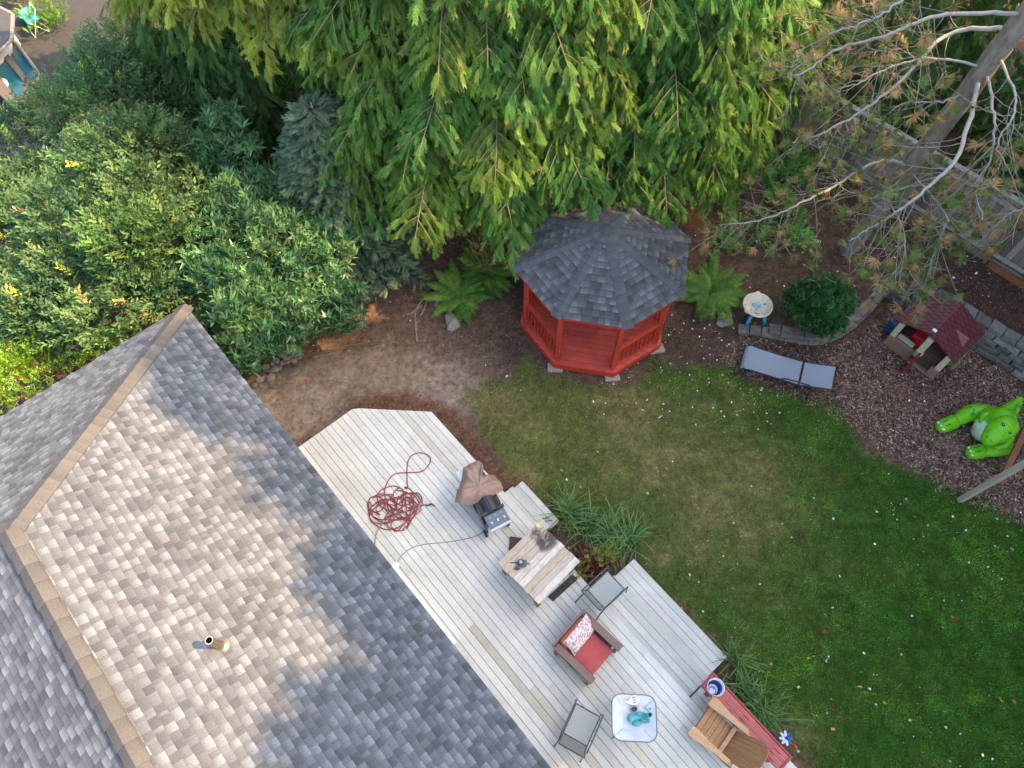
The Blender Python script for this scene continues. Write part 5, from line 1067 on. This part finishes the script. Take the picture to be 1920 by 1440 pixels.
for i in range(nb):
    u0, u1 = -1 + 2 * i / nb + .012, -1 + 2 * (i + 1) / nb - .012; us = [u0 + (u1 - u0) * k / 4 for k in range(5)]; fr_ = [(u0, 0), (u1, 0)] + [(u, bt(u)) for u in us[::-1]]; n_ = len(fr_)
    m.add([bp(u, v, .009) for u, v in fr_] + [bp(u, v, -.009) for u, v in fr_], [list(range(n_)), list(range(n_, 2 * n_))[::-1]] + [[k, n_ + k, n_ + (k + 1) % n_, (k + 1) % n_] for k in range(n_)], tuple(Vector(AW) * random.uniform(.88, 1.04) * .9))
m.build('back_slats', 'woodx', r)
m = MB(); m.col = S(200, 160, 120); m.bar((.50, -.27, .40), (.50, .27, .40), .07, .02, (0, 0, 1)); m.bar((.72, -.3, .50), (.72, .3, .50), .06, .02, (0, 0, 1)); m.build('back_braces', 'wood', r)
# ---- pinwheel stake
q = P(1474, 1384, .45); r = thing('garden_pinwheel', 'blue and white flower pinwheel stake with red and green beads in the soil', 'pinwheel', (q.x, q.y, 0)); m = MB(); m.col = S(120, 120, 124); m.tube([(0, 0, 0), (0, 0, .44)], .005, 6); m.build('stake', 'metal', r)
for k in range(8):
    a = 2 * PI * k / 8; m = MB(); m.col = S(214, 226, 246) if k not in (0, 1, 7) else S(60, 80, 170); m.ball((math.cos(a) * .075, math.sin(a) * .075, .45 + (-.02 if k in (0, 1, 7) else 0)), (.052, .026, .008), rot=Matrix.Rotation(a, 3, 'Z') @ Matrix.Rotation(.25, 3, 'X')); m.build('petal', 'plastic', r, smooth=True)
m = MB(); m.col = S(206, 70, 40); m.ball((.17, -.12, .34), (.05, .03, .03), rot=Matrix.Rotation(-.8, 3, 'Z')); m.build('bead', 'plastic', r, smooth=True); m = MB(); m.col = S(110, 210, 150); m.ball((.22, -.2, .3), (.03, .025, .02)); m.tube([(0, 0, .42), (.12, -.08, .35), (.22, -.2, .3)], .004, 5); m.build('tail_bead', 'plastic', r, smooth=True)
# ================================================================ THINGS IN THE YARD
# ---- water table
q = PG(1421, 592); r = thing('water_table', 'round cream toddler water table with blue feet', 'water table', q, .2); CR = S(226, 214, 184); q2 = P(1421, 572, q.z + .42)
r.location = (q2.x, q2.y, q.z)
m = MB(); m.col = CR; m.lathe([(.10, .30), (.27, .33), (.315, .43), (.345, .44), (.345, .41), (.31, .40)], n=36); m.lathe([(.345, .44), (.335, .452), (.31, .44), (.285, .37), (.0, .355)], n=36); m.build('basin', 'plastic', r, smooth=True)
m = MB(); m.col = CR; m.lathe([(.085, .35), (.1, .45), (.08, .455), (.07, .42), (0, .42)], (-.25, -.06, 0), 20); m.build('cup_well', 'plastic', r, smooth=True); m = MB(); m.col = CR; m.ball((.12, .33, .43), (.06, .04, .02)); m.build('tab', 'plastic', r, smooth=True)
for a in (3.9, 5.2, 2.2, .6): m = MB(); m.col = S(48, 150, 180); m.tube([(math.cos(a) * .26, math.sin(a) * .26, .29), (math.cos(a) * .36, math.sin(a) * .36, .0)], [.05, .04], 10); m.build('leg', 'plastic', r, smooth=True)
m = MB(); m.col = S(130, 190, 232); rr = random.Random(3)
for k in range(14): m.ball((rr.uniform(-.09, .1), rr.uniform(-.08, .09), .375 + rr.random() * .03), .028, 8, 6, S(130, 190, 232) if k % 3 else S(190, 220, 240))
m.build('toy_cluster', 'plastic', r, smooth=True); m = MB(); m.col = S(120, 96, 60); m.prism([(-.16, -.2), (-.02, -.26), (.02, -.22), (-.1, -.15)], .36, .366); m.box((.19, .02, .368), (.04, .025, .012), col=S(50, 44, 40)); m.build('leaf_debris', 'plastic', r)
# ---- chaise lounge
A = PG(1397, 668, .33); B = P(1500, 700, .33); d = (B - A).normalized(); r = thing('sun_lounger', 'grey mesh sun lounger with dark frame on the lawn edge', 'sun lounger', (A.x, A.y, 0), math.atan2(d.y, d.x)); L1 = (B - A).length; FC = S(150, 158, 168); W = .62; DK = S(58, 62, 68)
def sheet_part(name, prof, W, col, par, mt='fabric', sag=.02):
    m = MB(); m.col = col; n = 8; vs = []
    for x, z in prof:
        for j in range(n + 1): u = j / n * 2 - 1; vs.append(V3(x, u * W / 2, z - sag * (1 - u * u)))
    k = len(vs); vs += [v - V3(0, 0, .006) for v in vs]; fs = [[i * (n + 1) + j, (i + 1) * (n + 1) + j, (i + 1) * (n + 1) + j + 1, i * (n + 1) + j + 1] for i in range(len(prof) - 1) for j in range(n)]; m.add(vs, fs + [[k + q for q in f][::-1] for f in fs]); return m.build(name, mt, par, smooth=True)
sheet_part('seat', [(-.03, .24), (.0, .31), (.06, .345), (.3, .34), (L1 * .6, .335), (L1, .35)], W, FC, r)
sheet_part('backrest', [(L1 + .05, .36), (L1 + .3, .42), (L1 + .66, .55)], W, FC, r)
m = MB(); m.col = DK
for s in (-1, 1): m.tube([(-.04, s * W / 2, .22), (.03, s * W / 2, .33), (L1, s * W / 2, .34), (L1 + .05, s * W / 2, .35), (L1 + .68, s * W / 2, .55)], .014, 7)
for x, z in ((-.04, .23), (L1 + .02, .33), (L1 + .68, .55)): m.tube([(x, -W / 2, z), (x, W / 2, z)], .013, 7)
m.build('frame', 'metal', r, smooth=True)
for s in (-1, 1):
    m = MB(); m.col = DK; y = s * (W / 2 + .05); m.tube(curve([(L1 - .52, y + s * .06, .0), (L1 - .38, y, .42), (L1 - .25, y, .5), (L1 + .1, y, .52), (L1 + .26, y, .46), (L1 + .3, y + s * .03, .0)], 4), .017, 7); m.build('armrest', 'metal', r, smooth=True)
    m = MB(); m.col = DK; m.tube([(.05, s * W / 2, .33), (-.08, s * (W / 2 + .04), .0)], .014, 7); m.build('leg', 'metal', r, smooth=True)
# ---- playhouse
A = P(1654, 643, 0); B = P(1741, 709, 0); d = (B - A); r = place('playhouse', 'plastic toddler playhouse with a maroon tiled roof and cream posts', 'playhouse', A, B, z=0); L = 1.32; DP_ = .98; BR = S(140, 112, 92); CM = S(196, 184, 152); MR = S(88, 40, 44)
m = MB(); m.col = BR; m.box((.33, .05, .19), (.66, .09, .38)); m.box((L - .1, .05, .16), (.2, .09, .32)); m.box((L / 2, .05, .035), (L, .1, .07)); m.build('front_wall', 'plastic', r, bevel=.02)
for nm, x in (('side_wall', .05), ('side_wall', L - .05)): m = MB(); m.col = BR; m.box((x, DP_ / 2 + .05, .18), (.09, DP_ - .1, .36)); m.build(nm, 'plastic', r, bevel=.02)
m = MB(); m.col = BR; m.box((L / 2, DP_ - .04, .3), (L - .1, .08, .6)); m.build('back_wall', 'plastic', r, bevel=.02)
m = MB(); m.col = S(98, 76, 62); m.box((L / 2, DP_ / 2, .03), (L - .1, DP_ - .12, .03))
for i in range(8): m.box((L / 2, .14 + i * .1, .048), (L - .12, .085, .008), col=tuple(Vector(S(104, 80, 66)) * random.uniform(.85, 1.1)))
m.build('floor', 'plastic', r)
for x, y in ((.07, .07), (L - .07, .07), (.07, DP_ - .06), (L - .07, DP_ - .06)): m = MB(); m.col = CM; m.box((x, y, .66), (.13, .11, .66)); m.build('corner_post', 'plastic', r, bevel=.02)
m = MB(); m.col = CM; m.box((L * .55, .06, .62), (.14, .08, .76)); m.box((L * .56, .02, .46), (.17, .06, .12)); m.build('door_post', 'plastic', r, bevel=.02)
m = MB(); m.col = S(140, 36, 46); m.box((L * .55 + .04, -.18, .28), (.05, .42, .46)); m.build('door', 'plastic', r, bevel=.02)
m = MB(); m.col = S(190, 40, 44); m.box((L * .38, .42, .3), (.26, .22, .4)); m.box((L * .38, .55, .5), (.26, .05, .2)); m.build('play_kitchen', 'plastic', r, bevel=.03)
m = MB(); m.col = CM; m.box((.36, .12, .41), (.4, .13, .03)); m.build('counter', 'plastic', r, bevel=.01)
for s_, y in ((0, .3), (1, .62)): m = MB(); m.col = S(132, 172, 98); m.box((L + .06, y, .62 - .02), (.025, .24, .3), Matrix.Rotation(.9 if s_ == 0 else .5, 3, 'Z')); m.build('shutter', 'plastic', r, bevel=.008)
m = MB(); ov = .1; ze, zr_ = .98, 1.28; xm = L / 2
def rf(x, y): return ze + (zr_ - ze) * (1 - abs(x - xm) / (xm + ov))
for s in (-1, 1):
    x0 = xm + s * (xm + ov); v = [V3(x0, -ov, ze), V3(xm, -ov, zr_), V3(xm, DP_ + ov, zr_), V3(x0, DP_ + ov, ze)]; m.add(v + [q - V3(0, 0, .04) for q in v], [[0, 1, 2, 3] if s < 0 else [3, 2, 1, 0], [7, 6, 5, 4] if s < 0 else [4, 5, 6, 7], [0, 4, 5, 1], [2, 6, 7, 3], [3, 7, 4, 0]], MR)
    for i in range(6):
        for j in range(9):
            t0 = (i + .5) / 6; x = xm + s * (xm + ov) * t0; y = -ov + (DP_ + 2 * ov) * (j + .5 + .25 * (i % 2 * 2 - 1)) / 9; sl_ = math.atan2(zr_ - ze, xm + ov) * s; m.box((x, y, rf(x, y) + .004), (.095, .1, .014), Matrix.Rotation(sl_, 3, 'Y'), tuple(Vector(S(96, 48, 51)) * random.uniform(.92, 1.1)))
    tx = xm + s * (xm + ov) * .62; m.add([V3(tx + s * .17, DP_ / 2 - .17, rf(tx + s * .17, 0) + .01), V3(tx + s * .17, DP_ / 2 + .17, rf(tx + s * .17, 0) + .01), V3(tx - s * .2, DP_ / 2, rf(tx - s * .2, 0) + .02), V3(tx + s * .12, DP_ / 2, rf(tx, 0) + .1)], [[0, 1, 3], [1, 2, 3], [2, 0, 3]], S(122, 66, 68))
m.build('roof', 'plastic', r)
m = MB(); m.col = S(124, 54, 58); m.tube([(xm, -ov, zr_ + .005), (xm, DP_ + ov, zr_ + .005)], .022, 8); m.ball((xm, DP_ + ov - .02, zr_ + .04), .04); m.build('ridge', 'plastic', r); m = MB(); m.col = S(238, 236, 232); m.box((xm - .0, .0, zr_ + .03), (.09, .06, .04)); m.build('doorbell', 'plastic', r, bevel=.01)
q = P(1681, 606, .35); r = thing('toy_bin', 'small dark blue plastic toy sink beside the playhouse', 'toy', (q.x, q.y, 0), .5); m = MB(); m.col = S(40, 84, 108); m.box((0, 0, .2), (.24, .26, .4)); m.build('body', 'plastic', r, bevel=.02); m = MB(); m.col = S(24, 44, 56); m.box((0, 0, .405), (.18, .2, .012)); m.build('tub', 'plastic', r); m = MB(); m.col = S(52, 100, 124)
for a, b in (((-.11, -.12), (.11, -.12)), ((-.11, .12), (.11, .12)), ((-.11, -.12), (-.11, .12)), ((.11, -.12), (.11, .12))): m.bar((*a, .415), (*b, .415), .02, .02)
m.build('rim', 'plastic', r)
# ---- inflatable dinosaur
o = P(1852, 815, 0); r = thing('inflatable_dinosaur', 'bright green inflatable toy dinosaur sitting on the mulch', 'inflatable', (o.x, o.y, 0)); GRN = S(112, 196, 24); GDK = S(60, 160, 50)
def L_(x, y, z): return P(x, y, z) - Vector((o.x, o.y, 0))
def puff(name, pts, rs, col, par=r, n=20, rib=.03, ribs=26.):
    c = curve(pts, 10); m_ = len(c); rr_ = [float(np.interp(i / (m_ - 1), np.linspace(0, 1, len(rs)), rs)) for i in range(m_)]
    rr_ = [q * (1 + rib * math.sin(ribs * 2 * PI * i / (m_ - 1) * .5)) for i, q in enumerate(rr_)]; e = (c[0] - c[1]).normalized(); f_ = (c[-1] - c[-2]).normalized(); a, b = rr_[0], rr_[-1]
    pre = [(c[0] + e * (a * math.sin(t)), a * math.cos(t)) for t in (1.45, 1.1, .7, .35)]; post = [(c[-1] + f_ * (b * math.sin(t)), b * math.cos(t)) for t in (.35, .7, 1.1, 1.45)]
    m = MB(); m.col = col; m.tube([p for p, _ in pre] + c + [p for p, _ in post], [q for _, q in pre] + rr_ + [q for _, q in post], n); return m.build(name, 'vinyl', par, smooth=True)
puff('body', [L_(1858, 800, .25), L_(1868, 792, .5), L_(1880, 786, .72)], [.33, .36, .26], GRN)
puff('belly', [L_(1846, 808, .22), L_(1850, 800, .42)], [.25, .24], S(196, 226, 190), rib=0)
head = puff('head', [L_(1856, 822, .80), L_(1868, 812, .86), L_(1886, 800, .92)], [.17, .23, .24], tuple(Vector(GRN) * 1.05))
for pts, rs in (([L_(1842, 774, .28), L_(1820, 775, .24), L_(1795, 788, .17)], [.2, .19, .13]), ([L_(1885, 838, .22), L_(1864, 842, .2), L_(1845, 846, .16)], [.17, .17, .13])): puff('leg', pts, rs, GRN)
for pts in ([L_(1786, 792, .15), L_(1768, 799, .13)], [L_(1838, 846, .14), L_(1824, 848, .13)]):
    ft = puff('foot', pts, [.16, .15], tuple(Vector(GRN) * .98), rib=0); t = pts[1]; dr = (pts[1] - pts[0]).normalized(); sd_ = V3(-dr.y, dr.x)
    for k in (-1, 0, 1): m = MB(); m.col = S(214, 238, 232); m.ball(t + dr * .09 + sd_ * (k * .085) + V3(0, 0, .105 - abs(k) * .02), (.04, .03, .018), 10, 6); m.build('toenail', 'vinyl', ft, smooth=True)
    m = MB(); m.col = S(20, 70, 20)
    for k in (-.5, .5): m.tube([t + dr * .04 + sd_ * (k * .1) + V3(0, 0, .145), t - dr * .08 + sd_ * (k * .1) + V3(0, 0, .155)], .006, 4)
    m.build('toe_line', 'vinyl', ft)
puff('arm', [L_(1862, 778, .62), L_(1845, 780, .6), L_(1841, 792, .52), L_(1842, 800, .46)], [.085, .08, .07, .055], tuple(Vector(GRN) * 1.03)); puff('arm', [L_(1893, 822, .6), L_(1884, 834, .55), L_(1870, 838, .5)], [.085, .075, .06], GRN)
puff('tail', [L_(1888, 775, .4), L_(1903, 760, .45), L_(1912, 749, .5)], [.19, .13, .07], GRN)
camv = Vector((0, 0, H))
def mark(cx, cy, z, shape, par, col):
    pass
hc_ = [(1881, 797), (1896, 812)]
for x, y in hc_:
    q = L_(x, y, 1.1); c0 = L_(1876, 806, .88); dq = (q - c0).normalized(); q = c0 + dq * .245; m = MB(); m.col = S(16, 50, 40); m.ball(q, (.034, .034, .016)); m.tube([q + V3(-.03, .04, .01), q + V3(.05, .015, .01)], .006, 4); e_ = m.build('eye', 'vinyl', head, smooth=True); m = MB(); m.col = (.9, .9, .9); m.ball(q + V3(-.006, .006, .014), .01, 8, 6); m.build('glint', 'vinyl', e_)
for x, y in ((1851, 821), (1862, 831)):
    q = L_(x, y, .98); c0 = L_(1858, 820, .81); dq = (q - c0).normalized(); q = c0 + dq * .19; m = MB(); m.col = S(20, 70, 24); m.tube([q + V3(math.cos(t) * .04, math.sin(t) * .04, .005 - .01 * abs(math.cos(t))) for t in (0, .6, 1.2, 1.8, 2.4, 3.0)], .006, 4); m.ball(q - V3(.01, .01, 0), .012, 8, 5); m.build('nostril', 'vinyl', head)
m = MB(); rr = random.Random(8)
for cx_, cy_, cz, rad, n in ((1820, 775, .24, .19, 6), (1883, 780, .66, .28, 7), (1900, 762, .45, .14, 4), (1880, 842, .2, .16, 3)):
    c0 = L_(cx_, cy_, cz)
    for k in range(n):
        dq = Vector((rr.uniform(-.5, .6), rr.uniform(-.6, .4), 1)).normalized(); q = c0 + dq * (rad * .985) + V3(rr.uniform(-.05, .05), rr.uniform(-.03, .03)); s = rr.uniform(.02, .035); m.ball(q, (s * 1.3, s, .012), 10, 5, GDK)
m.build('spots', 'vinyl', r, smooth=True)
# ---- posts
A = P(1799, 938, 0); B = P(1935, 833, 2.3); r = thing('wooden_post', 'pale weathered square post standing at the corner of lawn and mulch', 'post', A); m = MB(); m.col = S(168, 158, 140); m.bar((0, 0, -.1), Vector((.12, -.05, 2.9)), .10); m.build('shaft', 'wood', r, bevel=.006)
m = MB(); m.col = S(150, 140, 124); m.bar((.12, -.05, 2.9), Vector((.125, -.05, 2.93)), .12); m.build('cap', 'wood', r)
A = P(1872, 908, .02); B = P(1925, 800, .9); m = MB(); m.col = S(128, 84, 50); m.bar((0, 0, .04), B - A, .12, .08); o = m.build('brown_timber', 'cedarpost', bevel=.006); o.location = A; tag(o, 'brown timber leaning behind the pale post beside the green inflatable', 'timber')
# ---- pots, brick, edging, stones, roots
for px, py, rad, lab in ((1548, 618, .075, 'small black plant pot on the low wall, nearer the laurel middle'), (1576, 606, .11, 'larger black plant pot on the low wall, right of the small one')):
    q = P(px, py, .42); r = thing('plant_pot', lab, 'plant pot', (q.x, q.y, .3), group='black pots by the laurel'); m = MB(); m.col = S(34, 34, 36); m.lathe([(rad * .75, 0), (rad, .17), (rad * 1.06, .17), (rad * 1.06, .19), (rad * .9, .19), (rad * .85, .14)], n=20); m.build('pot', 'plastic', r, smooth=True); m = MB(); m.col = S(50, 40, 34); m.lathe([(rad * .86, .145), (0, .15)], n=16); m.build('soil', 'ground', r)
q = P(1562, 628, .32); r = thing('seedling', 'small bright green sprig growing over the low wall between the pots', 'plant', q); blob_crown(r, [(q + V3(0, 0, .06), .1)], tw_t, 500, .1, [S(110, 150, 56)], name='foliage')
q = PG(1460, 453, .04); m = MB(); m.col = S(150, 96, 74); m.box((0, 0, 0), (.2, .1, .07), .3); o = m.build('brick', 'stone', bevel=.006); o.location = q; tag(o, 'single red brick lying among the trailing plants', 'brick')
pts = [P(x, y, .0) for x, y in ((462, 728), (500, 698), (540, 680), (590, 665), (650, 652), (700, 645), (715, 642))]; o0 = pts[3]; m = MB(); m.col = S(112, 88, 74); cv = curve([p - o0 for p in pts], 6)
for a, b in zip(cv[:-1], cv[1:]): m.bar(a + V3(0, 0, .03), b + V3(0, 0, .03), .022, .09, (0, 0, 1)) if False else m.bar(a + V3(0, 0, .03), b + V3(0, 0, .03), .09, .022)
m.tube([q + V3(0, 0, .075) for q in cv], .016, 6); o = m.build('garden_edging', 'wood'); o.location = o0; tag(o, 'curved brown garden edging strip between laurel bed and path', 'edging')
rr = random.Random(21); k = 0
proto = None
for x, y in ((478, 722), (487, 712), (497, 705), (508, 698), (500, 690), (512, 683), (524, 690), (530, 680), (519, 676), (540, 675), (535, 667), (548, 666), (556, 660), (545, 655), (528, 664), (516, 692), (490, 722), (560, 668), (508, 708), (552, 676)):
    if proto is None:
        m = MB(); m.col = S(148, 140, 122); m.ball((0, 0, 0), (.1, .075, .055), 12, 8); proto = m.build('river_stone', 'stone', smooth=True); s_ = proto
    else: s_ = proto.copy(); COL.objects.link(s_)
    k_ = rr.uniform(.65, 1.2); s_.location = P(x, y, .035); s_.scale = (k_, k_ * rr.uniform(.85, 1.1), k_); s_.rotation_euler = (rr.uniform(-.2, .2), rr.uniform(-.2, .2), rr.uniform(0, 3))
    tag(s_, 'rounded river stone in the cluster at the foot of the laurel', 'stone', 'river stones under the laurel')
o0 = P(790, 595); m = MB(); m.col = S(128, 108, 94)
for pl in ([(782, 640), (778, 590), (790, 565), (800, 560)], [(790, 572), (775, 585), (762, 590)], [(800, 562), (795, 580), (788, 592)], [(780, 600), (783, 620)]): m.tube(curve([P(x, y, .02) - o0 for x, y in pl], 4), .022, 6)
o = m.build('tree_root', 'bark', smooth=True); o.location = o0; tag(o, 'forked surface root showing in the soil left of the fern', 'root')
# ================================================================ NEIGHBOUR, TOP LEFT
o0 = P(60, 80); m = MB(); rows = [(-60, -40), (160, -40), (215, 60), (140, 230), (-60, 330)]
c = [P(x, y) for x, y in [(-200, -150), (230, -150), (200, 60), (150, 190), (40, 360), (-80, 560), (-300, 560)]]; m.col = S(58, 57, 57)  # paving colour darkened to stand in for shade over the patio
m.prism([(p.x - o0.x, p.y - o0.y) for p in c][::-1], .0, .05); pav = m.build('neighbour_patio', 'pave'); pav.location = o0; tag(pav, kind='structure')
m = MB(); m.col = S(56, 54, 52)
for a, b in (((20, -40), (200, 140)), ((-20, 10), (120, 150)), ((140, 20), (60, 90)), ((110, -60), (30, 20)), ((170, 90), (110, 130)), ((-40, 270), (60, 240)), ((-40, 300), (50, 268))): m.bar(P(*a, .052) - o0, P(*b, .052) - o0, .025, .006)
m.build('joint', 'pave', pav).location = (0, 0, 0)
# raised plunge pool with a tiled divider
r = thing('plunge_pool', 'teal plunge pool with tiled divider and pale rim in the neighbouring yard', 'pool', P(20, 130))
pr_ = Vector(r.location)
def quad(name, pts, z0, z1, col, mt, par):
    m = MB(); m.col = col; c = [P(x, y, z1) - pr_ for x, y in pts]; m.prism([(v.x, v.y) for v in c][::-1], z0, z1); return m.build(name, mt, par)
quad('basin_wall', [(-60, 60), (18, 72), (76, 140), (52, 190), (16, 196), (-60, 110)], .05, .42, S(84, 80, 76), 'pave', r)
quad('water', [(-20, 60), (2, 97), (44, 152), (38, 190), (-5, 130), (-50, 70)], .42, .434, S(40, 84, 94), 'water', r); w2 = quad('water', [(14, 88), (24, 76), (68, 138), (62, 148), (50, 145)], .42, .434, S(40, 70, 70), 'water', r)
quad('divider', [(-6, 78), (5, 88), (49, 142), (42, 150), (-8, 90)], .434, .50, S(96, 88, 80), 'pave', r); quad('divider', [(-50, 110), (-4, 138), (36, 192), (18, 194), (-20, 160)], .434, .50, S(96, 88, 80), 'pave', r)
m = MB(); m.col = S(118, 114, 108); m.tube(curve([P(x, y, .5) - pr_ for x, y in ((22, 70), (45, 100), (68, 132), (72, 146), (60, 162), (48, 182), (38, 192))], 4), .05, 8); m.build('rim', 'pave', r, smooth=True)
q = P(9, 155, .46) - pr_; m = MB(); m.col = S(176, 200, 200); m.ball(q, (.08, .22, .03), rot=Matrix.Rotation(.6, 3, 'Z')); m.build('float', 'plastic', r, smooth=True)
# shed roof corner
r = thing('neighbour_shed', 'grey roofed outbuilding corner with white fascia at the top left edge', 'shed', P(-30, 40)); pr_ = Vector(r.location); c = [P(x, y, .95) - pr_ for x, y in ((-160, -60), (-4, 14), (20, 26), (18, 72), (-60, 150), (-200, 150))]
m = MB(); m.col = S(76, 77, 78); m.prism([(v.x, v.y) for v in c][::-1], 0.9, .97); rf_ = m.build('roof', 'shingle', r); m = MB(); m.col = S(130, 126, 120)
for a, b in zip(c[1:4], c[2:5]): m.bar(V3(a.x, a.y, .92), V3(b.x, b.y, .92), .18, .05)
m.build('fascia', 'vc', r); cc = sum(c, Vector()) / len(c); m = MB(); m.col = S(150, 140, 130); m.prism([((v.x - cc.x) * .82 + cc.x, (v.y - cc.y) * .82 + cc.y) for v in c][::-1], .05, .9); m.build('wall', 'siding', r)
# folding chair, teal tub, hedge ball
q = P(66, 45, .3); r = thing('folding_chair', 'white metal folding chair frame on the neighbouring patio', 'chair', (q.x, q.y, .05), .7); m = MB(); m.col = S(214, 214, 210)
for s in (-.2, .2): m.tube([(-.22, s, 0), (.2, s, .75)], .012, 6); m.tube([(.22, s, 0), (-.15, s, .45)], .012, 6)
m.tube([(-.22, -.2, .02), (-.22, .2, .02)], .012, 6); m.tube([(.2, -.2, .75), (.2, .2, .75)], .012, 6); m.tube([(.22, -.2, .02), (.22, .2, .02)], .012, 6); m.build('frame', 'white', r); m = MB(); m.col = S(56, 140, 132); m.box((0, 0, .44), (.4, .4, .02)); m.build('seat', 'plastic', r)
q = P(58, 30, .2); r = thing('tub', 'teal plastic tub beside the folding chair', 'tub', (q.x, q.y, .05)); m = MB(); m.col = S(50, 136, 128); m.lathe([(.22, 0), (.3, .26), (.32, .27), (.32, .25), (.28, .24), (.2, .04), (0, .04)], n=24); m.build('shell', 'plastic', r, smooth=True)
for px, py, rad, lab, cl_ in ((100, 50, .6, 'bright green rounded shrub beside the folding chair', S(96, 132, 52)), (35, 12, .55, 'flowering pot plant beside the tub at the top left corner', S(110, 124, 62))):
    q = P(px, py); r = thing('garden_shrub', lab, 'shrub', q); bl = [(q + Vector((random.gauss(0, rad * .45), random.gauss(0, rad * .45), random.uniform(.25, .8) * rad)), rad * .42) for _ in range(14)]; blob_crown(r, bl, fr, 90, .22, [cl_], name='foliage', up=1.2); stems(r, bl, k=6, r=.01)
